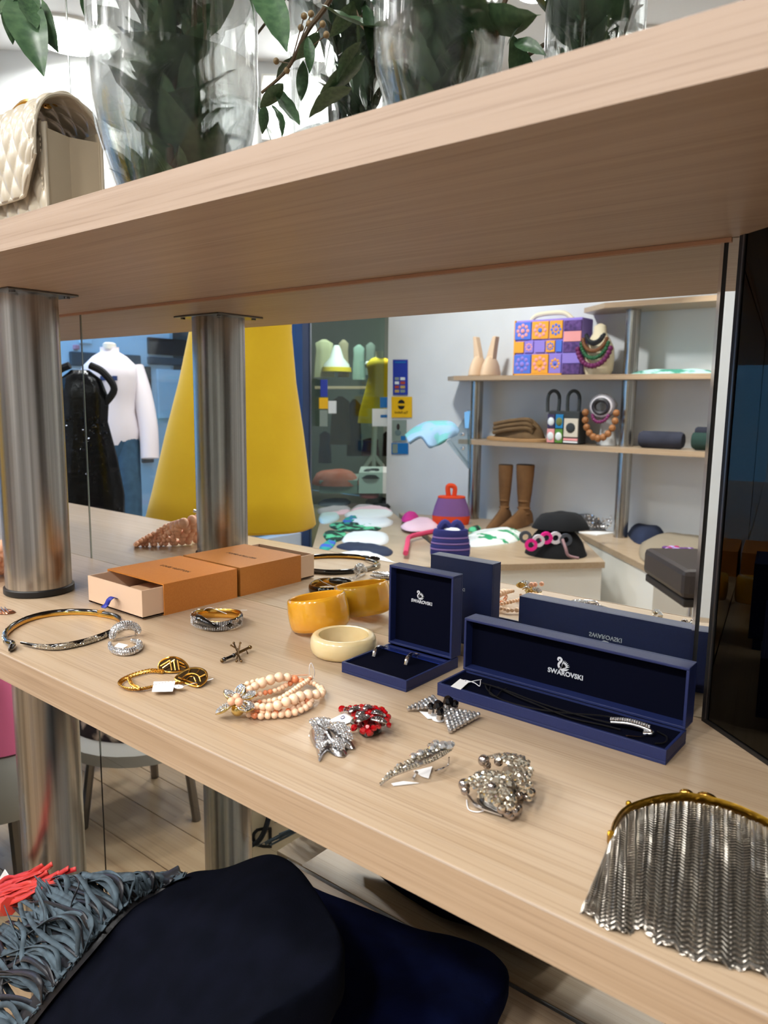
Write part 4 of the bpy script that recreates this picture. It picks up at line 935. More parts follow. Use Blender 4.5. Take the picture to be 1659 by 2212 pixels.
# hanging spray at the upper left
q = lambda u, v, y: py(u, v, y)
branch('leafy branch arching over the handbag at the upper left', [V1+Vector((-.03, .01, .60)), V1+Vector((-.06, -.0, .85)), V1+Vector((-.10, -.03, .93)), q(60, -60, -.17), q(20, -25, -.18)],
       [(q(35, -10, -.18), q(97, 172, -.19), .5), (q(15, -20, -.18), q(28, 96, -.17), -.3), (q(50, -20, -.19), q(80, 60, -.19), .2), (q(55, -10, -.17), q(128, 118, -.16), .9), (q(0, -20, -.17), q(12, 60, -.16), 0), (q(75, -30, -.18), q(78, 30, -.18), .3)], auto=3, spread=.07)
branch('leafy branch spilling over the right wall of the large vase', [V1+Vector((.03, 0, .62)), V1+Vector((.06, 0, .85)), q(545, -60, -.15), q(580, -40, -.16)],
       [(q(556, -25, -.16), q(620, 118, -.17), .5), (q(580, -30, -.16), q(600, 20, -.16), 0), (q(520, -40, -.16), q(546, 60, -.15), .4), (q(190, -40, -.17), q(198, 60, -.17), .4)], auto=2, spread=.07)
w2 = ['at its centre', 'against its left wall', 'against its right wall', 'leaning towards the mirror', 'with pale leaves']
lim2 = (V2.x, V2.y, .047, .72)
for i, (a, b, c_, d_) in enumerate([(.0, .01, .0, .03), (-.02, .0, -.03, -.01), (.02, .0, .035, .01), (.0, -.02, -.02, -.02), (.015, .015, .02, .02)]):
    pts = [V2+Vector((a*.5, b*.5, .475)), V2+Vector((a, b, .54)), V2+Vector((c_*.8, d_*.8, .64)), V2+Vector((c_*1.5, d_*1.5-.01, .74))]
    branch('leafy branch in the smaller vase, '+w2[i], pts, [], r=.0026, auto=13, spread=.08, lim=lim2, mt=STEMG if i == 4 else STEM)
branch('berried branch drooping between the two glass vases', [V2+Vector((-.02, 0, .58)), V2+Vector((-.05, .0, .70)), q(700, 20, -.14), q(668, 62, -.14), q(620, 150, -.14), q(566, 200, -.14)],
       [(q(690, 70, -.14), q(640, 128, -.14), .3), (q(665, 80, -.15), q(668, 160, -.15), .6), (q(640, 120, -.13), q(598, 178, -.13), -.3), (q(612, 180, -.14), q(562, 232, -.14), .4), (q(600, 190, -.13), q(648, 268, -.13), .2), (q(585, 225, -.14), q(606, 300, -.14), 0),
        (q(720, 135, -.14), q(760, 205, -.13), .5), (q(760, 190, -.15), q(668, 258, -.15), .2), (q(655, 130, -.12), q(650, 218, -.12), .8), (q(790, 120, -.14), q(690, 200, -.16), .3), (q(780, 180, -.14), q(792, 238, -.14), 0), (q(572, 225, -.13), q(566, 290, -.13), .3)],
       auto=0, berries=(q(657, 35, -.14), q(672, 30, -.14), q(668, 52, -.14), q(697, 52, -.14), q(705, 75, -.14), q(597, 132, -.14), q(620, 152, -.14), q(650, 60, -.13)))
branch('dark leafy branch in front of the smaller vase at its left', [V2+Vector((-.03, -.01, .60)), q(790, 60, -.17), q(770, -10, -.17), q(740, -60, -.17)],
       [(q(775, 0, -.17), q(712, 80, -.17), .2), (q(790, 10, -.18), q(800, 130, -.18), .4), (q(760, -20, -.17), q(830, 60, -.17), .3), (q(800, 20, -.16), q(860, 90, -.16), .1), (q(735, -30, -.17), q(790, 40, -.17), .5), (q(780, 90, -.17), q(730, 180, -.17), .2), (q(815, -20, -.16), q(905, 20, -.16), 0)], auto=3, spread=.08)
branch('long-leaved branch leaning right out of the smaller vase', [V2+Vector((.03, 0, .60)), q(1060, 90, -.14), q(1085, 20, -.15), q(1110, -50, -.15)],
       [(q(1095, 100, -.15), q(1172, 36, -.15), .8), (q(1110, 90, -.15), q(1180, 122, -.15), 1.2), (q(1050, 60, -.14), q(1108, 64, -.14), .2), (q(960, 30, -.15), q(905, 58, -.15), .2), (q(1080, 60, -.14), q(1100, -10, -.14), .8), (q(960, 20, -.16), q(1020, 60, -.16), .1), (q(900, 0, -.16), q(990, 10, -.16), .2)], auto=3, spread=.06)
# ================================================================== FOLDED GARMENTS UNDER THE SHELF
def net(rows, nu=40, nv=40, wob=.0):
    R_ = [spl([py(*p) for p in r], 8) for r in rows]; nc = len(R_[0]); C_ = [spl([r[k] for r in R_], 8) for k in range(nc)]; nr = len(C_[0])
    def fn(i, j):
        k = j*(nc-1); a = C_[int(k)]; b = C_[min(nc-1, int(k)+1)]; h = i*(nr-1); m_ = int(h); q = a[m_].lerp(a[min(nr-1, m_+1)], h-m_).lerp(b[m_].lerp(b[min(nr-1, m_+1)], h-m_), k-int(k))
        return q+Vector((0, 0, wob*mnoise.noise(q*14)))
    return fn
fn1 = net([[(395, 1888, -0.220), (470, 1868, -0.210), (545, 1842, -0.200), (590, 1833, -0.200), (622, 1850, -0.200), (652, 1890, -0.210)],
           [(330, 1925, -0.250), (430, 1915, -0.250), (520, 1900, -0.245), (590, 1900, -0.240), (650, 1915, -0.235), (700, 1940, -0.235)],
           [(262, 1965, -0.290), (380, 1980, -0.290), (500, 1985, -0.285), (590, 1985, -0.280), (670, 1995, -0.270), (740, 2005, -0.265)],
           [(190, 2045, -0.330), (320, 2070, -0.330), (450, 2080, -0.330), (570, 2085, -0.320), (665, 2085, -0.310), (742, 2065, -0.290)],
           [(110, 2140, -0.360), (250, 2160, -0.360), (400, 2175, -0.360), (520, 2170, -0.350), (620, 2150, -0.340), (715, 2115, -0.310)],
           [(20, 2260, -0.390), (150, 2280, -0.400), (330, 2300, -0.400), (470, 2280, -0.390), (540, 2215, -0.370), (640, 2170, -0.340)]], wob=.008)
def cloth(fn, nu, nv, th, drop=None):
    mb = MB(); n0 = nu*nv
    T_ = [fn(i/(nu-1), j/(nv-1)) for i in range(nu) for j in range(nv)]
    P = []
    for k, p in enumerate(T_):
        i, j = divmod(k, nv); e = min(i, nu-1-i, j, nv-1-j)/3.; d = -th*.14*(1-min(1, e))**2; P.append(p+Vector((0, 0, d)))
    Q = [p-Vector((0, 0, th*(.6+.4*min(1, min(divmod(k, nv)[0], nu-1-divmod(k, nv)[0], divmod(k, nv)[1], nv-1-divmod(k, nv)[1])/3.)))) for k, p in enumerate(P)]
    mb.add(P+Q, [])
    F = []
    for i in range(nu-1):
        for j in range(nv-1):
            a = i*nv+j; F.append((a, a+nv, a+nv+1, a+1)); F.append((n0+a, n0+a+1, n0+a+nv+1, n0+a+nv))
    rim = [j for j in range(nv)]+[i*nv+nv-1 for i in range(1, nu)]+[(nu-1)*nv+j for j in range(nv-2, -1, -1)]+[i*nv for i in range(nu-2, 0, -1)]
    for a, b in zip(rim, rim[1:]+rim[:1]): F.append((a, b, n0+b, n0+a))
    mb.f += F; return mb
g1t = thing('fringed_garment', 'black wool garment with slate leather fringe under the shelf', 'garment', (-.75, -.25, -.62))
cloth(fn1, 48, 48, .05).build('wool_body', WOOLB, g1t, smooth=True, ang=1.6)
edge_px = [(395, 1888, -0.221), (330, 1925, -0.252), (262, 1965, -0.293), (190, 2045, -0.333), (110, 2140, -0.363), (20, 2260, -0.393)]
ed = spl([py(*p) for p in edge_px], 10); ned = len(ed)
MB().tube([q+Vector((-.001, -.002, .001)) for q in ed], .015, 8, ry=.007).build('leather_trim', FRINGEB, g1t, smooth=True)
MB().tube([q+Vector((.004, -.004, .004)) for q in ed], .0012, 6).build('stitched_seam', mat('grey_seam', (78, 78, 84), .6), g1t, smooth=True)
random.seed(21)
def strip(par, pts, wd, m_, nm='fringe_strip'):
    p = spl(pts, 6); n = len(p); tw = random.uniform(-.5, .5); t0 = random.uniform(-.6, .6)
    def fn(i, j):
        k = round(i*(n-1)); T = (p[min(n-1, k+1)]-p[max(0, k-1)]).normalized(); S = T.cross(Vector((0, -.5, .85))).normalized(); N_ = S.cross(T); a = t0+tw*i*3
        return p[k]+(S*math.cos(a)+N_*math.sin(a))*((j-.5)*wd)
    return MB().grid(fn, n, 2).build(nm, m_, par, smooth=True, solid=.0011)
epx = spl([Vector(p) for p in edge_px], 26)
for k in range(190):
    t = random.random() if k > 60 else k/60.; i = min(len(epx)-1, int(t*(len(epx)-1))); b = epx[i]
    L_ = 75+95*min(1, t*2.2); a_ = math.radians(125+45*t+random.gauss(0, 16)); d = Vector((math.cos(a_), -math.sin(a_), 0))
    if t < .3: d = Vector((-.80+random.gauss(0, .2), -.32+random.gauss(0, .12), 0)).normalized() if random.random() < .8 else d
    pr = Vector((-d.y, d.x, 0)); P = []; w_ = random.gauss(0, 26); yo = random.uniform(.0, .03)
    for f in (0, .25, .5, .75, 1.):
        q = b+d*(L_*f*random.uniform(.85, 1.1))+pr*(w_*math.sin(f*PI*1.5)+random.gauss(0, 5)); 
        if q.y < 1893: q.y = 1893+random.uniform(-6, 12)
        P.append(py(q.x, q.y, b.z-.006-.016*math.sin(PI*f*.9)+.035*f+yo*f))
    strip(g1t, P, random.uniform(.0048, .0075), FRINGE if random.random() < .82 else FRINGEB)
g2t = thing('folded_garment', 'navy wool garment folded on the bench beneath the mesh purse', 'garment', (-.45, -.15, -.378))
fn2 = net([[(655, 1895, -.06), (760, 1948, -.04), (870, 1985, -.03), (980, 2015, -.025), (1060, 2045, -.025), (1098, 2085, -.03)],
           [(690, 1960, -.11), (780, 2000, -.09), (880, 2040, -.08), (980, 2070, -.07), (1060, 2090, -.06), (1100, 2110, -.055)],
           [(720, 2050, -.16), (800, 2080, -.14), (890, 2110, -.13), (980, 2130, -.12), (1050, 2140, -.10), (1092, 2140, -.08)],
           [(640, 2160, -.22), (760, 2160, -.19), (880, 2180, -.18), (980, 2190, -.16), (1040, 2190, -.13), (1074, 2180, -.10)],
           [(540, 2290, -.28), (700, 2290, -.24), (860, 2290, -.22), (970, 2290, -.19), (1030, 2280, -.15), (1055, 2260, -.12)]], wob=.006)
cloth(fn2, 44, 44, .03).build('wool_body', WOOLN, g2t, smooth=True, ang=1.6)
rf = thing('red_fringe_garment', 'bright red leather fringe at the lower left below the steel post', 'garment', py(50, 1960, -.27))
for k in range(46):
    y0_ = 1955-k*.9; u0_ = random.uniform(-60, 20); P = [py(u0_+f*random.uniform(120, 150), y0_-f*(40+random.uniform(-22, 16))+random.gauss(0, 4), -.30+.03*f+.0006*k) for f in (0, .3, .6, 1.)]
    strip(rf, P, random.uniform(.005, .008), REDL)
MB().tube(spl([py(-70, 1965, -.30), py(-20, 1962, -.30), py(20, 1958, -.30)], 4), .012, 8).build('leather_band', REDL, rf, smooth=True)
ts = MB().slab([py(-6, 1905, -.24), py(10, 1878, -.24), py(22, 1896, -.24), py(14, 1912, -.24)], (0, .3, .1), .002).build('tissue_paper', PAPER); tag(ts, 'white tissue paper corner sticking up behind the red fringe', 'paper')
ts = MB().slab([py(40, 1912, -.24), py(50, 1900, -.24), py(66, 1888, -.24), py(62, 1912, -.24)], (0, .3, .1), .002).build('tissue_paper', PAPER); tag(ts, 'white tissue paper peak beside the foot of the steel post', 'paper')
# ================================================================== THE SHOP SEEN IN THE MIRROR (built behind the camera: y is flipped)
F = True
WOODC = WOOD
def vthing(name, label, cat, loc, group=None): return thing(name, label, cat, loc, group, flip=True)
def vx(pts, z): return [tuple(pz(u, v, z).xy) for u, v in pts]
def counter(label, pts, zt=ZK, th=.035):
    P = [(a[0], min(a[1], 4.285)) for a in vx(pts, zt)]; c = Vector((sum(a[0] for a in P)/len(P), sum(a[1] for a in P)/len(P), 0)); t = vthing('display_counter', label, 'counter', (c.x, c.y, ZF))
    MB().prism(P, zt-th, zt).build('counter_top', WOOD, t, flip=F)
    P2 = [tuple(Vector(a).lerp(c.xy, .025)) for a in P]
    MB().prism(P2, ZF+.001, zt-th).build('counter_body', WHITEL, t, flip=F); return t
counter('white display counter with oak top under the tan boots', [(862, 1108), (1180, 1121), (1243, 1150), (1307, 1214), (1008, 1221)])
counter('white angled counter with oak top beside the dark stool', [(1250, 1150), (1300, 1128), (1640, 1140), (1660, 1222), (1414, 1232)])
counter('low oak table spread with folded white and green garments', [(700, 1098), (838, 1098), (985, 1222), (660, 1235)], ZK-.02)
# opposite shelves and posts
YS0, YS1, YC = 3.965, 4.297, 4.13
def oshelf(label, zt, pts, th=.032):
    c = Vector((sum(a[0] for a in pts)/len(pts), 4.13, 0)); t = vthing('wall_shelf', label, 'shelf', (c.x, c.y, zt-th))
    MB().prism(pts, zt-th, zt).build('board', WOOD, t, flip=F, bevel=.001)
    MB().box(min(p[0] for p in pts if p[1] < YS0+.01), max(p[0] for p in pts), YS0-.002, YS0-.0002, zt-th, zt).build('edge_band', WOODE, t, flip=F)
xa = py(972, 812, 4.15).x
oshelf('opposite oak wall shelf with the crochet tote and cream shoes', .462, [(xa, YS1), (xa, 4.12), (xa+.16, YS0), (-.9, YS0), (-.9, YS1)])
oshelf('opposite oak wall shelf with the cap and the small patchwork bag', .002, [(-3.06, YS1), (-3.06, YS0), (-.9, YS0), (-.9, YS1)])
xb = py(1255, 662, 4.1).x
oshelf('short top oak shelf above the necklace bust', .905, [(xb, YS1), (xb, 4.15), (xb+.22, YS0), (-.9, YS0), (-.9, YS1)])
for xx, nm in ((-3.015, 'left'), (-1.865, 'right')):
    for za, zb_, wh in ((ZK, -.031, 'under the cap shelf'), (.002, .43, 'between the cap and tote shelves')) + (((.462, .873, 'below the short top shelf'),) if nm == 'right' else ()):
        post(xx, YC, za, zb_, '%s steel post of the opposite wall unit, %s' % (nm, wh), flip=F, top=False, collar=False)
def vmound(name, label, cat, pts, z, h, m_, nz=.01, ns=9., flat=.45, seed=0, group=None, base=0.):
    P = vx(pts, z); mb = MB().mound(P, z+.0005, h, 6, nz, ns, flat, seed, base); o = mb.build(name, m_, flip=F, smooth=True, ang=1.4); return tag(o, label, cat, group)
FW = mat('white_cotton', (232, 236, 238), .9); FP = mat('pink_cotton', (236, 200, 214), .9); FG = mat('green_print', (34, 84, 66), .9, c2=(214, 228, 220), scale=(14, 14, 14), lo=.45, hi=.55)
FGD = mat('dark_green_print', (26, 52, 44), .9, c2=(90, 190, 140), scale=(11, 11, 11), lo=.5, hi=.56); FN = mat('navy_cotton', (36, 44, 68), .9); FT = mat('teal_print', (40, 150, 140), .85, c2=(60, 90, 190), scale=(12, 12, 12), lo=.45, hi=.55); FK = mat('black_cotton', (22, 24, 30), .9)
zt_ = ZK-.02
for i, (lab, pts, h, m_) in enumerate([
    ('navy folded top at the far end of the low table', [(693, 1082), (745, 1078), (758, 1086), (740, 1094), (694, 1094)], .05, FN),
    ('dark navy hat-like folded knit beside the wall on the low table', [(790, 1082), (815, 1074), (842, 1082), (842, 1095), (800, 1094)], .06, FK),
    ('pale pink folded blouse at the back of the low table', [(762, 1098), (778, 1090), (815, 1092), (840, 1100), (840, 1106), (765, 1106)], .04, FP),
    ('faded pink blouse beside the frame post on the low table', [(692, 1098), (748, 1094), (756, 1104), (740, 1112), (692, 1112)], .04, FP),
    ('white blouse with a blue emblem, second row of the low table', [(745, 1116), (762, 1104), (840, 1103), (842, 1116), (790, 1122)], .05, FW),
    ('pale grey bag-like garment beside the frame post', [(692, 1112), (725, 1108), (733, 1120), (715, 1130), (692, 1130)], .05, mat('pale_teal', (190, 212, 214), .8)),
    ('white garment with teal scarf, middle of the low table', [(752, 1128), (770, 1124), (842, 1122), (842, 1136), (790, 1142)], .05, FW),
    ('green leafy print garment across the low table', [(712, 1134), (735, 1128), (815, 1136), (818, 1146), (780, 1152), (722, 1144)], .035, FGD),
    ('teal and blue scarf on the low table', [(740, 1126), (765, 1114), (772, 1124), (756, 1134), (745, 1136)], .05, FT),
    ('dark green printed bundle at the front left of the low table', [(698, 1156), (712, 1148), (748, 1152), (742, 1166), (712, 1172)], .05, FGD),
    ('white blouse with frilled hem at the front of the low table', [(740, 1160), (760, 1152), (828, 1150), (838, 1172), (800, 1180), (745, 1174)], .05, FW),
    ('blue and teal scarf trailing to the front of the low table', [(690, 1182), (715, 1166), (728, 1164), (720, 1182), (700, 1192)], .035, FT),
    ('slate grey rolled trousers at the front of the low table', [(728, 1184), (745, 1173), (800, 1176), (846, 1188), (838, 1202), (790, 1196)], .045, FN),
    ('white cloth nearest the mirror on the low table', [(720, 1200), (765, 1192), (810, 1198), (845, 1212), (860, 1228), (730, 1226)], .045, FW)]):
    vmound('folded_garment', lab, 'garment', pts, zt_, h*.35, m_, .012, 16., .72, i, 'folded garments on the low table')
# things on the first counter
vmound('folded_garment', 'bright pink knitted bundle at the back left of the counter', 'garment', [(868, 1120), (885, 1114), (905, 1118), (900, 1126), (872, 1128)], ZK, .05, mat('magenta_knit', (206, 52, 140), .9), .02, 14, .3, 31)
vmound('folded_garment', 'pale pink folded knit on the counter beside the orange bag', 'garment', [(866, 1136), (900, 1122), (925, 1122), (946, 1134), (938, 1145), (885, 1148)], ZK, .03, FP, .012, 9, .4, 32)
vmound('folded_garment', 'white scarf with green print in front of the boots', 'garment', [(1006, 1158), (1040, 1150), (1110, 1146), (1130, 1156), (1110, 1172), (1030, 1182), (1008, 1176)], ZK, .04, mat('white_green_print', (236, 240, 236), .9, c2=(44, 150, 100), scale=(7, 7, 7), lo=.56, hi=.60), .012, 9, .4, 33)
vmound('dark_glove', 'dark green glove peeping from behind the striped basket', 'glove', [(1008, 1148), (1030, 1141), (1040, 1144), (1030, 1150)], ZK, .03, FGD, .006, 14, .3, 34)
rp = spl([pz(u, v, ZK+.015) for u, v in [(945, 1146), (915, 1152), (885, 1160), (880, 1175), (876, 1195)]], 6)
o = MB().tube(rp, .016, 7).build('twisted_rope', mat('pink_cord', (206, 66, 104), .9), flip=F, smooth=True); tag(o, 'twisted pink cord hanging over the counter edge', 'cord')
# boots
BOOT = mat('tan_suede', (118, 82, 48), .95, c2=(102, 70, 40), scale=(12, 12, 12))
def boot(u0_, u1_, vt, vb, tipu, tipv, yb, lab):
    a, b = pz((u0_+u1_)/2+4, vb-6, ZK), None; s_ = (a-CAMP).dot(fw)/FPX; t = vthing('suede_boot', lab, 'boot', a, 'tan suede boots')
    W_ = (u1_-u0_)*s_/2; H = (vb-vt)*s_
    MB().lathe([(W_*.62, .06), (W_*.60, .10), (W_*.66, .16), (W_*.82, H*.55), (W_*.98, H*.85), (W_*1.02, H)], (a.x, a.y, ZK), 20, 1, .85).build('shaft', BOOT, t, flip=F, smooth=True)
    MB().lathe([(W_*.96, H+.0005), (W_*.96, H+.003)], (a.x, a.y, ZK), 20, 1, .85).build('shade_disc', mat('boot_shade', (46, 34, 24), .9), t, flip=F)  # solid disc over the closed shaft, coloured dark like a shaded hollow
    for zf_ in (.09, .13, .18): MB().ring([(W_*.60, zf_-.012), (W_*.72, zf_), (W_*.60, zf_+.012)], (a.x, a.y, ZK), 20).build('ankle_crease', BOOT, t, flip=F, smooth=True)
    d = pz(tipu, tipv, ZK)-a; d.z = 0; L_ = max(.12, d.length); d.normalize(); sd = Vector((-d.y, d.x, 0))
    mb = MB(); secs = []
    for f, w_, h in ((-.30, .034, .09), (0, .046, .15), (.3, .044, .11), (.75, .040, .06), (1.05, .028, .035), (1.3, .006, .016)):
        c = a+d*(L_*f); secs.append([c+sd*(w_*math.cos(x))+UPZ*(.002+h*max(0, math.sin(x))+(.03*max(0, .3-f))) for x in [PI*k/8 for k in range(9)]])
    P = [q for s in secs for q in s]; n = 9; mb.add(P, [(i*n+k, i*n+k+1, (i+1)*n+k+1, (i+1)*n+k) for i in range(5) for k in range(8)]+[(i*n+8, i*n, (i+1)*n, (i+1)*n+8) for i in range(5)]+[list(range(9)), list(range(45, 54))])
    mb.build('foot', BOOT, t, flip=F, smooth=True)
    MB().lathe([(.014, 0), (.02, .05)], a-d*.05+UPZ*.001, 10).build('heel', mat('heel', (60, 42, 28), .5), t, flip=F)
boot(1068, 1100, 1010, 1140, 1058, 1146, 0, 'left tan suede knee boot on the counter'); boot(1106, 1146, 1010, 1142, 1085, 1147, 0, 'right tan suede knee boot on the counter')
# purple orange bag, striped basket
def sackbag(name, lab, cat, uc, vb, wpx, hpx, bands, extra, z=ZK, sy=.6):
    a = pz(uc, vb, z); s_ = (a-CAMP).dot(fw)/FPX; W_, H = wpx*s_/2, hpx*s_; t = vthing(name, lab, cat, a); rot_ = yaw
    for nm, f0, f1, r_0, r_1, m_ in bands:
        MB().lathe([(W_*r_0, H*f0+.001), (W_*(r_0+r_1)/2*1.03, H*(f0+f1)/2), (W_*r_1, H*f1)], a, 24, 1, sy, rot_).build(nm, m_, t, flip=F, smooth=True)
    extra(t, a, W_, H, s_); return t
OR_ = mat('orange_knit', (226, 74, 34), .9, bump=.3, scale=(120, 120, 120)); PU_ = mat('purple_knit', (124, 84, 140), .9, bump=.3, scale=(120, 120, 120)); NV_ = mat('indigo_knit', (44, 46, 110), .9, bump=.3, scale=(120, 120, 120)); MV_ = mat('mauve_knit', (128, 100, 156), .9)
def ex1(t, a, W_, H, s_):
    r_ = Vector((rt.x, rt.y, 0)).normalized(); top = a+UPZ*H*.98
    MB().tube(spl([top-r_*W_*.15, top-r_*W_*.2+UPZ*H*.38, top+r_*W_*.15+UPZ*H*.35, top+r_*W_*.12], 5), .018, 8).build('handle', OR_, t, flip=F, smooth=True)
sackbag('knitted_bag', 'purple and orange knitted bag beside the opposite steel post', 'bag', 974, 1132, 82, 60, [('orange_base', 0, .32, .92, 1., OR_), ('purple_body', .32, .95, 1., .72, PU_), ('orange_rim', .95, 1.02, .72, .70, OR_)], ex1)
def ex2(t, a, W_, H, s_):
    r_ = Vector((rt.x, rt.y, 0)).normalized(); top = a+UPZ*H
    for k in (-1, 1): MB().tube(spl([top+r_*W_*(.3*k-.25), top+r_*W_*.3*k+UPZ*H*.22, top+r_*W_*(.3*k+.25)], 5), .022, 8).build('handle', NV_, t, flip=F, smooth=True)
    MB().ball(top-UPZ*H*.06, W_*.6, 14, 8, (1, .6, .35)).build('white_filling', FW, t, flip=F, smooth=True)
sackbag('striped_basket', 'indigo knitted basket with mauve stripes on the counter', 'basket', 972, 1204, 86, 62, [('basket_body', 0, .3, .95, 1., NV_), ('mauve_stripe', .30, .36, 1., 1., MV_), ('basket_body', .36, .5, 1., .95, NV_), ('mauve_stripe', .5, .56, .96, .95, MV_), ('basket_body', .56, .7, .95, .9, NV_), ('mauve_stripe', .7, .76, .91, .89, MV_), ('basket_body', .76, 1., .89, .84, NV_)], ex2)
# black hat and bag
hatm = mat('black_felt', (12, 13, 17), .95)
a = pz(1200, 1196, ZK); s_ = (a-CAMP).dot(fw)/FPX
ht = vthing('black_knit_bag', 'black crochet bag with pink and grey rings on the counter', 'bag', a)
MB().mound(ell((a.x, a.y), 66*s_, .17, 12, yaw), ZK+.001, .16, 7, .02, 7, .3, 41).build('bag_body', hatm, ht, flip=F, smooth=True, ang=1.4)
for u, v, m_ in ((1147, 1177, mat('hot_pink', (230, 30, 140), .7)), (1180, 1162, MATS['hot_pink']), (1163, 1168, mat('ring_white', (214, 206, 214), .7)), (1135, 1160, mat('ring_grey', (70, 74, 84), .7)), (1222, 1166, MATS['ring_grey']), (1200, 1162, MATS['ring_white'])):
    q = pd(u, v, (a-CAMP).dot(fw)-.15); MB().ring([(.018, -.008), (.036, -.008), (.036, .008), (.018, .008)], q, 14, Matrix.Rotation(yaw, 3, 'Z') @ Matrix.Rotation(PI/2, 3, 'X')).build('ring_trim', m_, ht, flip=F, smooth=True)
MB().tube(spl([pd(1215, 1165, 4.15), pd(1222, 1185, 4.12), pd(1228, 1200, 4.12), pd(1250, 1206, 4.12)], 5), .008, 6).build('beaded_cord', mat('cord_mauve', (150, 116, 120), .7), ht, flip=F)
b = pz(1210, 1160, ZK+.1); o = MB().mound(ell((b.x, b.y), .17, .13, 14, yaw), ZK+.155, .095, 8, .025, 11, .35, 44).build('black_hat', hatm, flip=F, smooth=True, ang=1.6); tag(o, 'black felt hat resting on the black crochet bag', 'hat')
# silver sequin clutch
a = pz(1255, 1143, ZK)
sq = vthing('sequin_clutch', 'silver sequin pouch lying against the opposite post', 'clutch', a); P = vx([(1192, 1140), (1230, 1146), (1325, 1146), (1328, 1138), (1290, 1132), (1200, 1134)], ZK)
MB().mound(P, ZK+.001, .10, 6, .02, 6, .3, 51).build('pouch_body', mat('silver_sequin', (170, 172, 178), .25, .9, bump=.8, scale=(90, 90, 90), c2=(120, 122, 128)), sq, flip=F, smooth=True, ang=1.4)
g = MB()
for k in range(90): g.gem(pd(1215+random.random()*110, 1112+random.random()*32, 4.75-random.random()*.05), -ray(1260, 1120)+Vector((random.uniform(-.6, .6), random.uniform(-.6, .6), random.uniform(-.3, .9))), .008, 6, .2)
g.build('sequins', CHROME, sq, flip=F, kind='stuff')
o = MB().prism(vx([(1250, 1151), (1290, 1149), (1330, 1152), (1290, 1157)], ZK), ZK+.0005, ZK+.006).build('paper_slip', PAPER, flip=F); tag(o, 'white paper slip on the angled counter', 'paper')
# second counter garments
vmound('folded_garment', 'navy folded jeans on the angled counter', 'garment', [(1355, 1150), (1385, 1142), (1445, 1148), (1436, 1164), (1380, 1176)], ZK, .08, mat('denim_navy', (30, 40, 66), .9), .012, 8, .4, 61)
vmound('folded_garment', 'black folded top behind the taupe tote', 'garment', [(1436, 1150), (1450, 1140), (1495, 1136), (1530, 1150), (1500, 1158)], ZK, .06, FK, .012, 8, .4, 62)
tt = vthing('tote_bag', 'taupe canvas tote with purple embroidery on the angled counter', 'bag', pz(1450, 1195, ZK))
P = vx([(1386, 1178), (1440, 1158), (1490, 1152), (1560, 1175), (1535, 1215), (1480, 1222), (1392, 1215)], ZK)
MB().mound(P, ZK+.001, .03, 6, .014, 9, .7, 63, .015).build('tote_body', mat('taupe_canvas', (146, 134, 116), .9), tt, flip=F, smooth=True, ang=1.4)
flow = [mat('fl_purple', (96, 52, 120), .8), mat('fl_lilac', (176, 150, 206), .8), mat('fl_magenta', (170, 40, 100), .8)]
random.seed(5)
for k in range(34):
    u, v = random.choice([(1412+random.random()*75, 1196+random.gauss(0, 6)), (1425+random.random()*70, 1186+random.gauss(0, 3))])
    q = pz(u, v, ZK+.052); MB().ball(q, .016+.006*random.random(), 7, 5, (1, 1, .4)).build('embroidered_flower', random.choice(flow), tt, flip=F, smooth=True)
# stool
so = vthing('leather_stool', 'dark brown leather stool with a chrome leg', 'stool', pd(1500, 1400, 2.7))
sc_ = pd(1530, 1250, 2.6); r_ = Vector((rt.x, rt.y, 0)).normalized(); f_ = Vector((fw.x, fw.y, 0)).normalized()
MB().obox(sc_+f_*.1, r_*.125, f_*.2, UPZ*.05).build('seat_cushion', mat('brown_leather', (62, 54, 52), .4, bump=.1, scale=(40, 40, 40)), so, flip=F, bevel=.02)
MB().obox(sc_+f_*.1-UPZ*.066, r_*.115, f_*.19, UPZ*.014).build('seat_frame', mat('brown_dark', (44, 38, 36), .5), so, flip=F, bevel=.005)
q = sc_+f_*.1; MB().lathe([(.025, ZF), (.025, sc_.z-.08)], (q.x, q.y, 0), 16).build('chrome_leg', CHROME, so, flip=F, smooth=True)
MB().lathe([(.19, ZF+.001), (.18, ZF+.02), (.03, ZF+.03)], (q.x, q.y, 0), 28).build('foot_plate', CHROME, so, flip=F, smooth=True)
# ------------------------------------------------------------------ things on the opposite shelves
YF = 4.10
def at(u, v, y=YF): return py(u, v, y)
sX = lambda u0_, u1_, v, y=YF: (at(u0_, v, y).x, at(u1_, v, y).x)
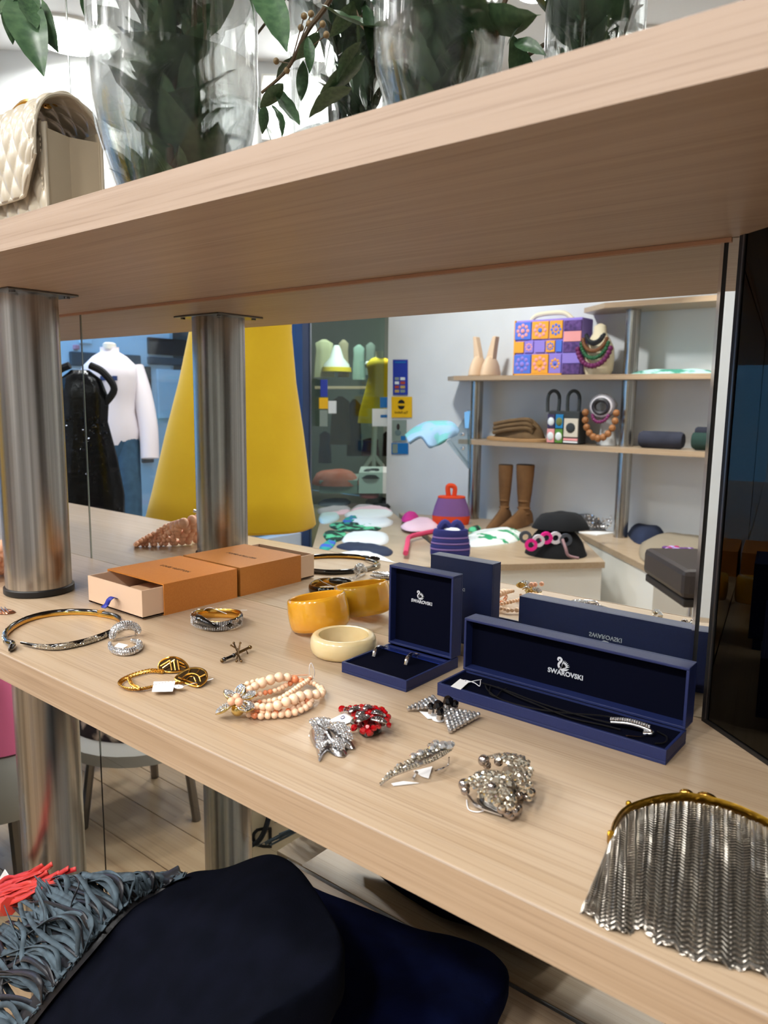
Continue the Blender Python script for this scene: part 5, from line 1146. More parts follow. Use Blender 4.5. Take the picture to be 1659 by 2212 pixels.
# cream shoes
CRM = mat('cream_suede', (226, 196, 166), .8)
def shoe(u0_, u1_, vt, vb, lean, lab):
    a, b = at(u0_, vb), at(u1_, vb); zt2 = at(u0_, vt).z; z0 = .463; H = zt2-z0; c = (a+b)/2; W_ = abs(b.x-a.x)/2; t = vthing('cream_shoe', lab, 'shoe', (c.x, YF, z0), 'cream shoes')
    MB().mound(ell((c.x, YF), W_*1.0, .11, 12), z0+.004, H*.42, 6, .004, 9, .2, 3, .02).build('toe_box', CRM, t, flip=F, smooth=True)
    mb = MB(); P = []
    for f in (.15, .35, .6, .85, 1.):
        cx_ = c.x-lean*W_*.2+lean*W_*(f**1.5)*.75; w_ = W_*(.75-.5*f)
        P += [Vector((cx_-w_, YF-.03, z0+H*f)), Vector((cx_+w_, YF-.03, z0+H*f)), Vector((cx_+w_, YF+.03, z0+H*f)), Vector((cx_-w_, YF+.03, z0+H*f))]
    mb.add(P, [(i*4+k, i*4+(k+1) % 4, (i+1)*4+(k+1) % 4, (i+1)*4+k) for i in range(4) for k in range(4)]+[(0, 1, 2, 3), (16, 17, 18, 19)]).build('upright_strap', CRM, t, flip=F, bevel=.006)
    MB().prism(ell((c.x, YF), W_*1.04, .115, 14), z0+.0005, z0+.006).build('sole', mat('sole_tan', (190, 160, 128), .7), t, flip=F)
shoe(1021, 1046, 728, 803, -1, 'left cream suede shoe with an upright strap on the tote shelf'); shoe(1046, 1074, 728, 803, 1.2, 'right cream suede shoe with an upright strap on the tote shelf')
# crochet tote
ct = vthing('crochet_tote', 'large lilac and orange granny square crochet tote on the upper opposite shelf', 'bag', (at(1165, 800).x, YF, .463))
xl, xr, xs = at(1108, 800, 4.02).x, at(1212, 800, 4.02).x, at(1252, 800, 4.02).x; z0, z1 = .464, at(1160, 690, 4.02).z
ORC = mat('crochet_orange', (238, 166, 60), .9, bump=.3, scale=(150, 150, 150)); LIL = mat('crochet_lilac', (150, 130, 214), .9, bump=.3, scale=(150, 150, 150)); PNK = mat('crochet_pink', (236, 160, 160), .9); BLU = mat('crochet_blue', (84, 120, 216), .9, bump=.3, scale=(150, 150, 150)); PUR = mat('crochet_purple', (108, 78, 140), .9, c2=(70, 50, 100), scale=(40, 40, 40), bump=.3)
MB().box(xl, xs, 4.03, 4.20, z0, z1).build('tote_body', LIL, ct, flip=F, bevel=.01)
W_ = xr-xl; H = z1-z0; random.seed(3)
rows = [(.64, .97, [(0, .36, BLU, PNK, PNK), (.36, .72, ORC, PNK, BLU), (.72, 1, ORC, BLU, LIL)]), (.40, .62, [(0, .22, ORC, ORC, ORC), (.22, .42, LIL, PNK, LIL), (.44, .66, LIL, LIL, LIL), (.66, .86, ORC, BLU, PNK), (.86, 1., BLU, BLU, BLU)]), (.02, .38, [(0, .38, BLU, LIL, LIL), (.38, .74, ORC, PNK, ORC), (.74, 1, LIL, ORC, BLU)])]
for za, zb_, cells in rows:
    for fa, fb, m1_, m2_, m3_ in cells:
        xa_, xb_ = xl+W_*fa+.004, xl+W_*fb-.004; q0, q1 = z0+H*za+.003, z0+H*zb_-.003
        p_ = MB().box(xa_, xb_, 4.020, 4.030, q0, q1).build('granny_square', m1_, ct, flip=F, bevel=.002)
        cx_, cz_ = (xa_+xb_)/2, (q0+q1)/2; R_ = min(xb_-xa_, q1-q0)*.32
        if m2_ is not m1_:
            for k in range(8): MB().ball((cx_+R_*math.cos(k*PI/4), 4.019, cz_+R_*math.sin(k*PI/4)), R_*.34, 7, 5, (1, .25, 1)).build('crochet_petal', m2_, p_, flip=F, smooth=True)
            MB().ball((cx_, 4.018, cz_), R_*.42, 8, 6, (1, .3, 1)).build('crochet_centre', m3_, p_, flip=F, smooth=True)
for k in range(5): MB().box(xr+.006, xs-.002, 4.020, 4.030, z0+H*.19*k+.004, z0+H*.19*(k+1)).build('side_band', [PUR, LIL, PUR, PNK, PUR][k], ct, flip=F, bevel=.002)
MB().box(xl-.002, xl+.008, 4.022, 4.034, z0, z1).build('orange_border', ORC, ct, flip=F); MB().box(xl, xr, 4.022, 4.033, z0, z0+.012).build('orange_border', ORC, ct, flip=F)
MB().tube(spl([(xl+W_*.25, 4.08, z1-.01), (xl+W_*.4, 4.08, z1+.035), (xl+W_*.9, 4.08, z1+.04), (xl+W_*1.1, 4.08, z1-.005)], 6), .016, 8).build('handle', mat('cream_handle', (226, 216, 188), .8), ct, flip=F, smooth=True)
# necklace busts
def vbead(t, c, r, n, R_, sag, m_, tilt=0., start=PI*1.08, end=PI*1.92, nm='bead', y=.0, sq_=1.):
    me = unit(MB().ball((0, 0, 0), 1, 8, 6), nm, m_)
    for k in range(n):
        a = start+(end-start)*k/(n-1); inst(me, nm, Vector((c.x+R_*math.cos(a), c.y-y-.02*abs(math.sin(a)), c.z+sag*math.sin(a))), t, (r, r, r*sq_), flip=True)
c = at(1287, 760, 4.05); bz = .463
b1 = vthing('necklace_bust', 'cream bust layered with black, brown, green and plum necklaces', 'necklace display', (c.x, 4.10, bz)); CRB = mat('cream_bust', (236, 222, 190), .6)
MB().lathe([(.085, .001), (.10, .03), (.105, .10), (.10, .17), (.07, .23), (.045, .27), (.04, .315), (.01, .33)], (c.x, 4.10, bz), 24, 1, .6).build('bust', CRB, b1, flip=F, smooth=True)
vbead(b1, Vector((c.x, 4.06, bz+.27)), .013, 16, .062, .075, mat('black_bead', (40, 42, 46), .3), y=.03); vbead(b1, Vector((c.x, 4.06, bz+.255)), .012, 16, .05, .05, mat('black_bead', (40, 42, 46), .3), y=.035)
vbead(b1, Vector((c.x, 4.06, bz+.25)), .014, 18, .082, .10, mat('brown_bead', (122, 78, 48), .4), y=.03); vbead(b1, Vector((c.x, 4.06, bz+.23)), .014, 18, .095, .125, mat('green_bead', (44, 96, 62), .3), y=.03)
vbead(b1, Vector((c.x, 4.06, bz+.20)), .018, 15, .115, .145, mat('plum_bead', (112, 36, 88), .4), y=.035)
c = at(1300, 900, 4.05); bz = .003
b2 = vthing('necklace_bust', 'small stand with grey torsade and wooden bead necklaces on the cap shelf', 'necklace display', (c.x, 4.12, bz))
MB().lathe([(.07, .001), (.065, .02), (.05, .10), (.045, .2), (.06, .27), (.03, .31)], (c.x+.01, 4.13, bz), 20, 1, .6).build('stand', mat('grey_stand', (190, 190, 190), .6), b2, flip=F, smooth=True)
for k, m_ in enumerate((mat('grey_torsade', (120, 116, 122), .4, bump=.5, scale=(120, 120, 120)), mat('white_torsade', (206, 200, 206), .4, bump=.5, scale=(120, 120, 120)), mat('dark_torsade', (44, 40, 46), .4))):
    MB().tube([Vector((c.x+(.075-.012*k)*math.cos(a), 4.05-.01*k, bz+.255+(.068-.012*k)*math.sin(a))) for a in [2*PI*i/20 for i in range(20)]], .016, 8, True).build('torsade', m_, b2, flip=F, smooth=True)
vbead(b2, Vector((c.x, 4.05, bz+.21)), .012, 10, .055, .055, mat('plum_bead', (112, 36, 88), .4), y=.02)
vbead(b2, Vector((c.x, 4.05, bz+.205)), .024, 11, .105, .155, mat('wood_bead', (152, 100, 58), .5), y=.02, start=PI*.98, end=PI*2.02)
# pale folded cloth on the upper shelf, rolls on the cap shelf
P = [(at(1380, 795).x, 4.0), (at(1532, 795).x, 4.0), (at(1530, 795).x, 4.22), (at(1390, 795).x, 4.22)]
o = MB().mound(P, .463, .028, 5, .006, 9, .6, 2).build('folded_cloth', mat('mint_cloth', (170, 206, 200), .9, c2=(60, 130, 110), scale=(8, 8, 20), lo=.5, hi=.6), flip=F, smooth=True); tag(o, 'thin mint green folded cloth on the upper opposite shelf', 'cloth')
def roll(u0_, u1_, vt, vb, m_, lab, zo=.003, nm='rolled_textile'):
    xa_, xb_ = sX(u0_, u1_, vb, 4.06); H = abs(at(u0_, vt, 4.06).z-at(u0_, vb, 4.06).z); r = H/2
    mb = MB().tube([Vector((xa_+r*.4, 4.09, zo+r)), Vector((xa_+r*.7, 4.09, zo+r)), Vector((xb_-r*.7, 4.09, zo+r)), Vector((xb_-r*.4, 4.09, zo+r))], [r*.8, r*.98, r*.98, r*.8], 20, ry=[r*.8, r*.98, r*.98, r*.8]); o = mb.build(nm, m_, flip=F, smooth=True, ang=1.); tag(o, lab, 'textile')
roll(1371, 1480, 925, 962, mat('slate_knit', (50, 52, 66), .95, c2=(38, 40, 52), scale=(9, 9, 9)), 'slate grey rolled shawl on the cap shelf'); roll(1484, 1575, 930, 972, mat('bottle_knit', (34, 58, 52), .95), 'bottle green rolled shawl on the cap shelf'); roll(1495, 1580, 916, 938, mat('ink_knit', (36, 38, 50), .95), 'dark ink rolled shawl lying on top of the green roll', .085)
# cap
CAP = mat('khaki_suede', (124, 98, 68), .95, c2=(108, 84, 58), scale=(12, 12, 12))
c = at(1112, 945, 4.08); cw = abs(at(1176, 945, 4.08).x-at(1046, 945, 4.08).x)/2
cp_ = vthing('slouch_hat', 'slouchy brown suede hat with a tan brim on the opposite middle shelf', 'hat', (c.x, 4.1, .003))
MB().lathe([(cw, .004), (cw*1.0, .022), (cw*.93, .03), (cw*.6, .035)], (c.x, 4.11, 0), 32, 1, .42).build('brim', mat('tan_brim', (176, 136, 92), .8), cp_, flip=F, smooth=True)
MB().mound(ell((c.x+.02, 4.11), cw*.82, .10, 14), .03, .125, 8, .03, 7, .35, 8).build('crown', CAP, cp_, flip=F, smooth=True, ang=1.6)
for k in range(3): MB().tube(spl([(c.x-cw*.6, 4.03, .06+.03*k), (c.x-cw*.1, 4.0+.02*k, .085+.03*k), (c.x+cw*.5, 4.03, .10+.03*k), (c.x+cw*.62, 4.05, .07+.03*k)], 5), .014, 8).build('fabric_fold', CAP, cp_, flip=F, smooth=True)
# patchwork mini bag
pb_ = vthing('patchwork_bag', 'small dark crochet bag with colourful squares and two handles', 'bag', (at(1214, 945, 4.05).x, 4.1, .003)); xl, xm, xr = at(1180, 945, 4.02).x, at(1215, 945, 4.02).x, at(1248, 945, 4.02).x; z0, z1 = .004, at(1214, 888, 4.02).z
CHA = mat('charcoal_crochet', (58, 62, 64), .9, bump=.3, scale=(150, 150, 150)); MB().box(xl, xr, 4.03, 4.16, z0, z1).build('bag_body', CHA, pb_, flip=F, bevel=.008)
H = z1-z0; hw = (xm-xl)/2
for i, j, m_, m2_ in ((0, 0, PNK, FW), (1, 0, mat('crochet_green', (92, 140, 60), .9), FW), (0, 1, mat('crochet_indigo', (62, 56, 90), .9), FW), (1, 1, mat('crochet_azure', (40, 130, 190), .9), mat('crochet_olive', (110, 120, 70), .9))):
    p_ = MB().box(xl+hw*i+.003, xl+hw*(i+1)-.003, 4.02, 4.03, z0+H*.45*j+.006, z0+H*.45*(j+1)).build('granny_square', m_, pb_, flip=F, bevel=.002); MB().ball((xl+hw*(i+.5), 4.019, z0+H*.45*(j+.5)), .024, 8, 6, (1, .3, 1.2)).build('crochet_centre', m2_, p_, flip=F, smooth=True)
p_ = MB().box(xm+.006, xr-.004, 4.02, 4.03, z0+H*.22, z0+H*.78).build('granny_square', mat('crochet_cream', (214, 204, 188), .9), pb_, flip=F, bevel=.002); MB().ball(((xm+xr)/2, 4.019, z0+H*.5), .034, 10, 6, (1, .3, 1)).build('crochet_centre', CHA, p_, flip=F, smooth=True); MB().ball(((xm+xr)/2, 4.014, z0+H*.5), .014, 8, 6, (1, .3, 1)).build('crochet_dot', mat('crochet_coral', (226, 120, 84), .9), p_, flip=F, smooth=True)
MB().box(xm+.006, xr-.004, 4.02, 4.03, z0+.01, z0+H*.09).build('stripe', FW, pb_, flip=F); MB().box(xm+.006, xr-.004, 4.02, 4.03, z0+H*.11, z0+H*.18).build('stripe', PNK, pb_, flip=F)
for xc_ in (at(1193, 900, 4.06).x, at(1236, 900, 4.06).x): MB().tube(spl([(xc_-.035, 4.06, z1-.01), (xc_-.035, 4.06, z1+.10), (xc_, 4.07, z1+.135), (xc_+.035, 4.08, z1+.10), (xc_+.035, 4.08, z1-.01)], 6), .012, 7).build('handle', CHA, pb_, flip=F, smooth=True)
# acrylic arm with scarf
ACR = pane('acrylic', (226, 236, 240), .16)
ac = vthing('acrylic_bracket', 'clear acrylic wall bracket with steel bolts near the scarf', 'bracket', pd(1005, 1010, 4.8)); K = 4.75
MB().slab([pd(1012, 888, K), pd(972, 950, K-.05), pd(1012, 1010, K)], Vector((rt.x, rt.y, 0)), .012).build('bracket_plate', ACR, ac, flip=F)
MB().tube([pd(968, 952, K-.05), pd(1015, 1010, K)], .014, 6).build('bracket_arm', ACR, ac, flip=F); MB().tube([pd(1014, 886, K), pd(1014, 1012, K)], .014, 6).build('bracket_edge', ACR, ac, flip=F)
for v in (938, 968): MB().ball(pd(1000, v, K-.03), .013, 10, 7).build('bolt', CHROME, ac, flip=F, smooth=True)
MB().slab([pd(1003, 890, K-.02), pd(1015, 888, K-.02), pd(1012, 925, K-.02), pd(1004, 925, K-.02)], Vector((0, 1, 0)), .004).build('blue_label', mat('label_blue', (110, 170, 226), .6), ac, flip=F)
def sheet(rows_, nm, lab, cat, m_, d_, th=.02):
    fnr = [spl([pd(u, v, d_+dd) for u, v, dd in r], 6) for r in rows_]; nc = len(fnr[0]); mb = MB(); C_ = [spl([r[k] for r in fnr], 6) for k in range(nc)]
    mb.grid(lambda i, j: C_[round(j*(nc-1))][round(i*(len(C_[0])-1))], len(C_[0]), nc); o = mb.build(nm, m_, flip=F, smooth=True, solid=th); return tag(o, lab, cat)
sheet([[(876, 942, 0), (895, 926, .03), (920, 914, .0), (945, 912, .05), (975, 914, 0), (990, 930, 0)], [(880, 950, -.1), (905, 935, -.1), (925, 935, -.14), (950, 925, -.1), (975, 928, -.12), (988, 936, -.08)], [(884, 958, -.14), (910, 944, -.16), (928, 966, -.2), (945, 962, -.16), (965, 950, -.16), (984, 940, -.1)]], 'draped_scarf', 'turquoise and pale blue scarf draped over the acrylic bracket', 'scarf',
      mat('aqua_scarf', (104, 168, 172), .9, c2=(132, 164, 194), scale=(7, 7, 7), lo=.45, hi=.5), 4.6)
# ------------------------------------------------------------------ stickers
STB = mat('sticker_blue', (40, 60, 160), .5); STY = mat('sticker_yellow', (236, 184, 20), .5); STW = mat('sticker_white', (222, 228, 228), .5); STC = mat('sticker_cyan', (30, 112, 180), .5); STG = mat('sticker_grey', (134, 148, 140), .5)
def sticker(u0_, v0_, u1_, v1_, m_, lab, y=4.292, nm='wall_sticker'):
    t = vthing(nm, lab, 'sticker', at(u0_, v1_, y)); P = [at(u0_, v1_, y), at(u1_, v1_, y), at(u1_, v0_, y), at(u0_, v0_, y)]
    MB().slab(P, (0, -1, 0), .003).build('card', m_, t, flip=F); return t, y-.0035
def flat(t, y, u0_, v0_, u1_, v1_, m_, nm='print_block'): MB().slab([at(u0_, v1_, y), at(u1_, v1_, y), at(u1_, v0_, y), at(u0_, v0_, y)], (0, -1, 0), .0015).build(nm, m_, t, flip=F)
t, y = sticker(849, 777, 881, 853, STB, 'tall blue payment card sticker on the white wall')
for r in range(4):
    for k in range(2): flat(t, y, 853+k*12, 815+r*9, 862+k*13, 821+r*9, [STG, STW, mat('card_red', (170, 70, 50), .5), mat('card_gold', (190, 160, 90), .5)][(r+k) % 4], 'card_mark')
flat(t, y, 853, 781, 877, 784, STC)
t, y = sticker(846, 857, 890, 902, STY, 'yellow square tax sticker on the white wall')
c = at(867, 891, y); text('Tax Refund', .030, Vector((c.x, -c.y+.002, c.z)), (-1, 0, 0), (0, 0, 1), mat('ink_black', (24, 22, 20), .6), t)
for s_ in (-1, 1):
    q = at(867, 874, y); MB().slab([q+Vector((.035*math.cos(a), 0, s_*(.010+.030*math.sin(a)))) for a in [PI*k/8 for k in range(9)]], (0, -1, 0), .002).build('round_mark', MATS['ink_black'], t, flip=F)
t, y = sticker(847, 907, 878, 953, STG, 'photo card sticker with a portrait on the white wall')
flat(t, y, 866, 942, 876, 951, STC); q = at(860, 922, y); MB().ball(q, .022, 10, 7, (.8, .15, 1.2)).build('printed_head', mat('print_dark', (52, 46, 44), .6), t, flip=F); MB().ball(q-UPZ*.05, .035, 10, 7, (1, .1, .7)).build('printed_shoulders', mat('print_grey', (100, 120, 122), .6), t, flip=F)
t, y = sticker(846, 957, 882, 981, STC, 'small blue card sticker lowest on the white wall'); flat(t, y, 848, 959, 859, 979, STG)
def gstick(u0_, v0_, u1_, v1_, m_, lab):
    x = -4.02; t = vthing('door_sticker', lab, 'sticker', px(u0_, v1_, x)); MB().slab([px(u0_, v1_, x), px(u1_, v1_, x), px(u1_, v0_, x), px(u0_, v0_, x)], (1, 0, 0), .003).build('card', m_, t, flip=F); return t
gstick(821, 858, 841, 881, STC, 'small blue square sticker on the glass door'); t = gstick(804, 883, 843, 921, STW, 'white card sticker on the glass door'); MB().slab([px(822, 902, -4.016), px(843, 902, -4.016), px(843, 896, -4.016), px(822, 896, -4.016)], (1, 0, 0), .002).build('blue_line', STC, t, flip=F)
gstick(689, 859, 708, 883, STY, 'yellow sticker beside the frame post on the glass door'); gstick(709, 866, 726, 893, STW, 'pale notice beside the yellow sticker on the glass door'); gstick(690, 886, 707, 921, STG, 'grey card below the yellow sticker on the glass door'); gstick(692, 820, 707, 857, STB, 'blue sticker above the yellow one on the glass door')
A_, B_ = Vector((-4.0, 1.16, 0)), Vector((-1.1, 3.88, 0)); bd_ = (B_-A_).normalized(); bn_ = Vector((bd_.y, -bd_.x, 0))      # slanting bulkhead under the ceiling
def pb(u, v, off=0.): d = ray(u, v); t = (A_+bn_*off-CAMP).dot(bn_)/d.dot(bn_); return CAMP+d*t
o = MB().slab([A_+UPZ*1.32, B_+UPZ*1.32, B_+UPZ*ZC, A_+UPZ*ZC], -bn_, .1).build('wall_bulkhead', WHITEW, flip=F); struct(o)
q0_, q1_ = pb(566, 300, .03), pb(772, 168, .03); lbx = vthing('glow_panel', 'added glowing panel imitating bright light on the bulkhead behind the hanging leaves', 'glow panel', (q0_.x, q0_.y, q0_.z))  # glowing panel added to imitate the overbright patch of light on the bulkhead
zq = min(q1_.z, ZC-.03); rect = lambda o_, m_: [Vector((q0_.x, q0_.y, q0_.z))+bd_*m_+UPZ*m_+bn_*o_, Vector((q1_.x, q1_.y, q0_.z))-bd_*m_+UPZ*m_+bn_*o_, Vector((q1_.x, q1_.y, zq))-bd_*m_-UPZ*m_+bn_*o_, Vector((q0_.x, q0_.y, zq))+bd_*m_-UPZ*m_+bn_*o_]
MB().slab(rect(0, 0), -bn_, .029).build('box_body', WHITEL, lbx, flip=F)
MB().slab(rect(.002, .012), -bn_, .0018).build('glow_face', mat('glow_face', (255, 255, 255), .5, emit=(246, 250, 255), es=3.2), lbx, flip=F)
# ------------------------------------------------------------------ dress forms
def dress(label, c, z0, prof, m_, sx_, sy_, rot_, nm='mannequin_dress', fold=.04, neck=None, stand=None, standm=None, floor_=ZF, seed=1):
    t = vthing(nm, label, 'dress', (c.x, c.y, floor_))
    MB().lathe([(r, z) for r, z in prof], (c.x, c.y, 0), 48, sx_, sy_, rot_, fn=lambda a, z: 1+fold*math.sin(a*5+seed)*max(0, min(1, (prof[2][1]+.5-z)*1.4))).build('dress_body', m_, t, flip=F, smooth=True, ang=1.3)
    if neck: MB().lathe(neck, (c.x, c.y, 0), 24).build('dress_form_neck', mat('form_white', (226, 226, 220), .6), t, flip=F, smooth=True)
    if stand: MB().tube([Vector((c.x, c.y, stand)), Vector((c.x, c.y, prof[0][1]+.05))], .016, 10).build('stand_pole', standm or CHROME, t, flip=F, smooth=True)
    return t
hl, hr = pd(310, 1115, 2.7), pd(680, 1130, 2.7); c = (hl+hr)/2; Rh = (hr-hl).length/2; wl_, wr_ = pd(412, 715, 2.7), pd(628, 710, 2.7); Rw = (wr_-wl_).length/2; zb_ = pd(560, 1142, 2.7).z; zw = wl_.z
cw_ = (wl_+wr_)/2
yd = vthing('mannequin_dress', 'large mustard yellow A-line dress on a form beside the window', 'dress', (c.x, c.y, ZF))
prof = [(Rh*.97, zb_+.004), (Rh, zb_+.015), (Rh*.93, zb_+.12), (Rh*.80, zb_+.34), (Rh*.68, zb_+.52), (Rw*1.02, zw), (Rw*.98, zw+.12), (Rw*1.06, zw+.24), (Rw*1.0, zw+.34), (Rw*.5, zw+.40)]
mb = MB().lathe(prof, (c.x, c.y, 0), 72, 1., .62, yaw, fn=lambda a, z: 1+.018*math.sin(a*7)*max(0, 1-(z-zb_)/.5))
for v_ in mb.v:
    f = (v_.z-zb_)/(zw-zb_); v_.x += (cw_.x-c.x)*f; v_.y += (cw_.y-c.y)*f
mb.build('dress_body', YELD, yd, flip=F, smooth=True, ang=1.5)
MB().lathe([(.05, zw+.39), (.05, zw+.5), (.03, zw+.51)], (cw_.x, cw_.y, 0), 20).build('dress_form_neck', mat('form_white', (226, 226, 220), .6), yd, flip=F, smooth=True)
MB().tube([Vector((c.x, c.y, ZF+.02)), Vector((c.x, c.y, zb_+.1))], .018, 10).build('stand_pole', CHROME, yd, flip=F, smooth=True); MB().lathe([(.16, ZF+.001), (.16, ZF+.012), (.03, ZF+.025)], (c.x, c.y, 0), 24).build('stand_base', CHROME, yd, flip=F, smooth=True)
# black sequin dress
q = pd(180, 950, 3.3); bd = vthing('mannequin_dress', 'black sequin dress on a hanger stand left of the white shirt', 'dress', (q.x, q.y, ZF)); zt2 = pd(180, 800, 3.3).z; zb2 = pd(180, 1120, 3.3).z; SEQ = mat('black_sequins', (16, 17, 20), .18, .6, bump=1., scale=(75, 75, 75), c2=(40, 42, 48), lo=.5, hi=.7)
rD = .125; MB().lathe([(rD*1.3, zb2), (rD*1.32, zb2+.1), (rD*1.1, zb2+.28), (rD*.85, zb2+.42), (rD*.92, zt2-.12), (rD*.7, zt2-.04), (rD*.3, zt2)], (q.x, q.y, 0), 40, 1, .6, yaw, fn=lambda a, z: 1+.03*math.sin(a*6)).build('dress_body', SEQ, bd, flip=F, smooth=True, ang=1.4)
g = MB(); random.seed(9)
for k in range(260):
    f = random.random(); zz_ = zb2+.45*f; rr = rD*(1.3-.45*f)+.004; a = yaw-PI/2+random.uniform(-1.3, 1.3); loc = Vector((math.cos(a-yaw)*rr, math.sin(a-yaw)*rr*.6, 0)); loc.rotate(Matrix.Rotation(yaw, 3, 'Z')); g.gem(Vector((q.x, q.y, zz_))+loc, loc+Vector((random.uniform(-.1, .1), random.uniform(-.1, .1), random.uniform(-.05, .12))), .006, 6, .15)
g.build('sequins', mat('jet_sequin', (60, 62, 68), .08, 1.), bd, flip=F, kind='stuff')
r_ = Vector((rt.x, rt.y, 0)).normalized(); top = Vector((q.x, q.y, zt2-.03))
for s_ in (-1, 1): MB().tube(spl([top+r_*rD*.75*s_-UPZ*.12, top+r_*rD*1.15*s_-UPZ*.05, top+r_*rD*.8*s_+UPZ*.02, top+r_*rD*.35*s_+UPZ*.05], 6), .016, 8).build('strap', FK, bd, flip=F, smooth=True)
MB().tube([Vector((q.x, q.y, ZF+.01)), Vector((q.x, q.y, zb2+.1))], .016, 10).build('stand_pole', CHROME, bd, flip=F, smooth=True); MB().lathe([(.15, ZF+.001), (.15, ZF+.012), (.03, ZF+.02)], (q.x, q.y, 0), 24).build('stand_base', CHROME, bd, flip=F, smooth=True)
# white shirt and jeans on a mannequin in the window
D_ = 4.15; q = pd(245, 960, D_); wm = vthing('dressed_mannequin', 'window mannequin in a white embroidered shirt and blue jeans', 'mannequin', (q.x, q.y, ZF)); zz1 = lambda v: pd(245, v, D_).z; px_ = D_/FPX
SH = mat('white_shirt', (228, 222, 232), .9); JE = mat('blue_jeans', (52, 84, 110), .9, c2=(44, 72, 96), scale=(30, 30, 30))
MB().lathe([(54*px_, zz1(960)), (58*px_, zz1(930)), (50*px_, zz1(890)), (52*px_, zz1(850)), (58*px_, zz1(815)), (54*px_, zz1(790)), (36*px_, zz1(772)), (20*px_, zz1(762)), (20*px_, zz1(752))], (q.x, q.y, 0), 36, 1, .6, yaw, fn=lambda a, z: 1+.02*math.sin(a*9+z*30)).build('shirt_body', SH, wm, flip=F, smooth=True, ang=1.4)
for s_, pth in ((1, [(288, 795), (306, 850), (320, 920), (324, 990)]), (-1, [(200, 795), (186, 850), (180, 920), (178, 985)])):
    P = [pd(u, v, D_) for u, v in pth]; MB().tube(spl(P, 6), [22*px_-i*.0004 for i in range(19)], 14).build('sleeve', SH, wm, flip=F, smooth=True)
for s_ in (-1, 1): MB().tube(spl([pd(250+s_*24, 945, D_), pd(250+s_*26, 1010, D_), pd(252+s_*27, 1080, D_), pd(252+s_*28, 1180, D_), pd(252+s_*28, 1290, D_)], 5), 27*px_, 16).build('jeans_leg', JE, wm, flip=F, smooth=True)
MB().lathe([(54*px_, zz1(985)), (55*px_, zz1(950))], (q.x, q.y, 0), 30, 1, .6, yaw).build('jeans_waist', JE, wm, flip=F, smooth=True)
for u in (200, 222, 248): MB().obox(pd(u, 817, D_-.14), r_*.013, Vector((fw.x, fw.y, 0))*.003, UPZ*.012).build('embroidered_motif', mat('motif_blue', (40, 60, 110), .8), wm, flip=F)
MB().obox(pd(231, 778, D_-.10), r_*.014, Vector((fw.x, fw.y, 0))*.004, UPZ*.035).build('blue_patch', mat('patch_blue', (40, 110, 180), .8), wm, flip=F)
MB().lathe([(.035, zz1(756)), (.035, zz1(745)), (.02, zz1(742))], (q.x, q.y, 0), 18).build('mannequin_neck', mat('form_white', (226, 226, 220), .6), wm, flip=F, smooth=True)
# window platform
o = MB().box(-3.98, -3.5, .5, 2.2, ZF, ZF+.10).build('window_platform', WHITEL, flip=F); tag(o, 'low white platform along the shop window', 'platform')
# van in the street
vn = vthing('white_van', 'white delivery van parked outside the shop window', 'van', (-6.2, .8, ZF-.2)); VW = mat('van_white', (226, 234, 238), .35, coat=.5); VX = -5.25
MB().box(-7.2, VX, -1.6, 3.1, ZF+.25, 1.7).build('van_body', VW, vn, flip=F, bevel=.06)
def vpan(u0_, v0_, u1_, v1_, m_, nm, th=.03): a_, b_ = px(u0_, v1_, VX), px(u1_, v0_, VX); MB().box(VX-.005, VX+th, min(a_.y, b_.y), max(a_.y, b_.y), min(a_.z, b_.z), max(a_.z, b_.z)).build(nm, m_, vn, flip=F, bevel=.008)
GL_ = mat('van_window', (22, 24, 30), .08); vpan(318, 735, 400, 765, GL_, 'cab_window'); vpan(150, 768, 300, 790, mat('van_stripe', (58, 70, 78), .5), 'rub_strip'); vpan(318, 775, 398, 787, mat('van_stripe', (58, 70, 78), .5), 'rub_strip')
vpan(305, 792, 322, 1000, mat('van_gap', (24, 26, 30), .6), 'door_gap'); vpan(340, 800, 398, 905, VW, 'door_panel', .02); vpan(157, 745, 168, 755, mat('marker_pink', (232, 150, 160), .5), 'marker_lamp'); vpan(170, 700, 196, 742, VW, 'door_panel', .02)
for yy in (-.9, 2.2): MB().tube([Vector((VX-.25, yy, ZF+.2)), Vector((VX-.01, yy, ZF+.2))], .34, 28).build('wheel', BLACKP, vn, flip=F, smooth=True, ang=.6)
o = MB().box(-14, -4.12, -3, 8, ZF-.22, ZF-.15).build('street_ground', mat('asphalt', (70, 74, 80), .9), flip=F); o['kind'] = 'structure'
# ------------------------------------------------------------------ side room behind the door glass
k = 8.; q = pd(818, 900, k)
sd_ = vthing('mannequin_dress', 'small bright yellow sleeveless dress on a white tripod form behind the door glass', 'dress', (q.x, q.y, ZF)); s_ = k/FPX; Z = lambda v: pd(818, v, k).z
YB = mat('bright_yellow', (240, 206, 40), .85)
MB().lathe([(45*s_, Z(914)), (42*s_, Z(890)), (30*s_, Z(845)), (23*s_, Z(815)), (26*s_, Z(795)), (26*s_, Z(785)), (17*s_, Z(776)), (9*s_, Z(773))], (q.x, q.y, 0), 36, 1, .6, yaw, fn=lambda a, z: 1+.02*math.sin(a*6)).build('dress_body', YB, sd_, flip=F, smooth=True, ang=1.4)
FM_ = mat('form_white', (226, 226, 220), .6); MB().lathe([(10*s_, Z(782)), (8*s_, Z(768)), (9*s_, Z(760))], (q.x, q.y, 0), 18).build('dress_form_neck', FM_, sd_, flip=F, smooth=True)
for u in (794, 845): MB().ball(pd(u, 788, k), 6*s_, 12, 8, (1, 1, 1.3)).build('shoulder_cap', FM_, sd_, flip=F, smooth=True)
MB().tube([pd(810, 905, k), pd(807, 985, k)], .028, 10).build('stand_pole', FM_, sd_, flip=F, smooth=True)
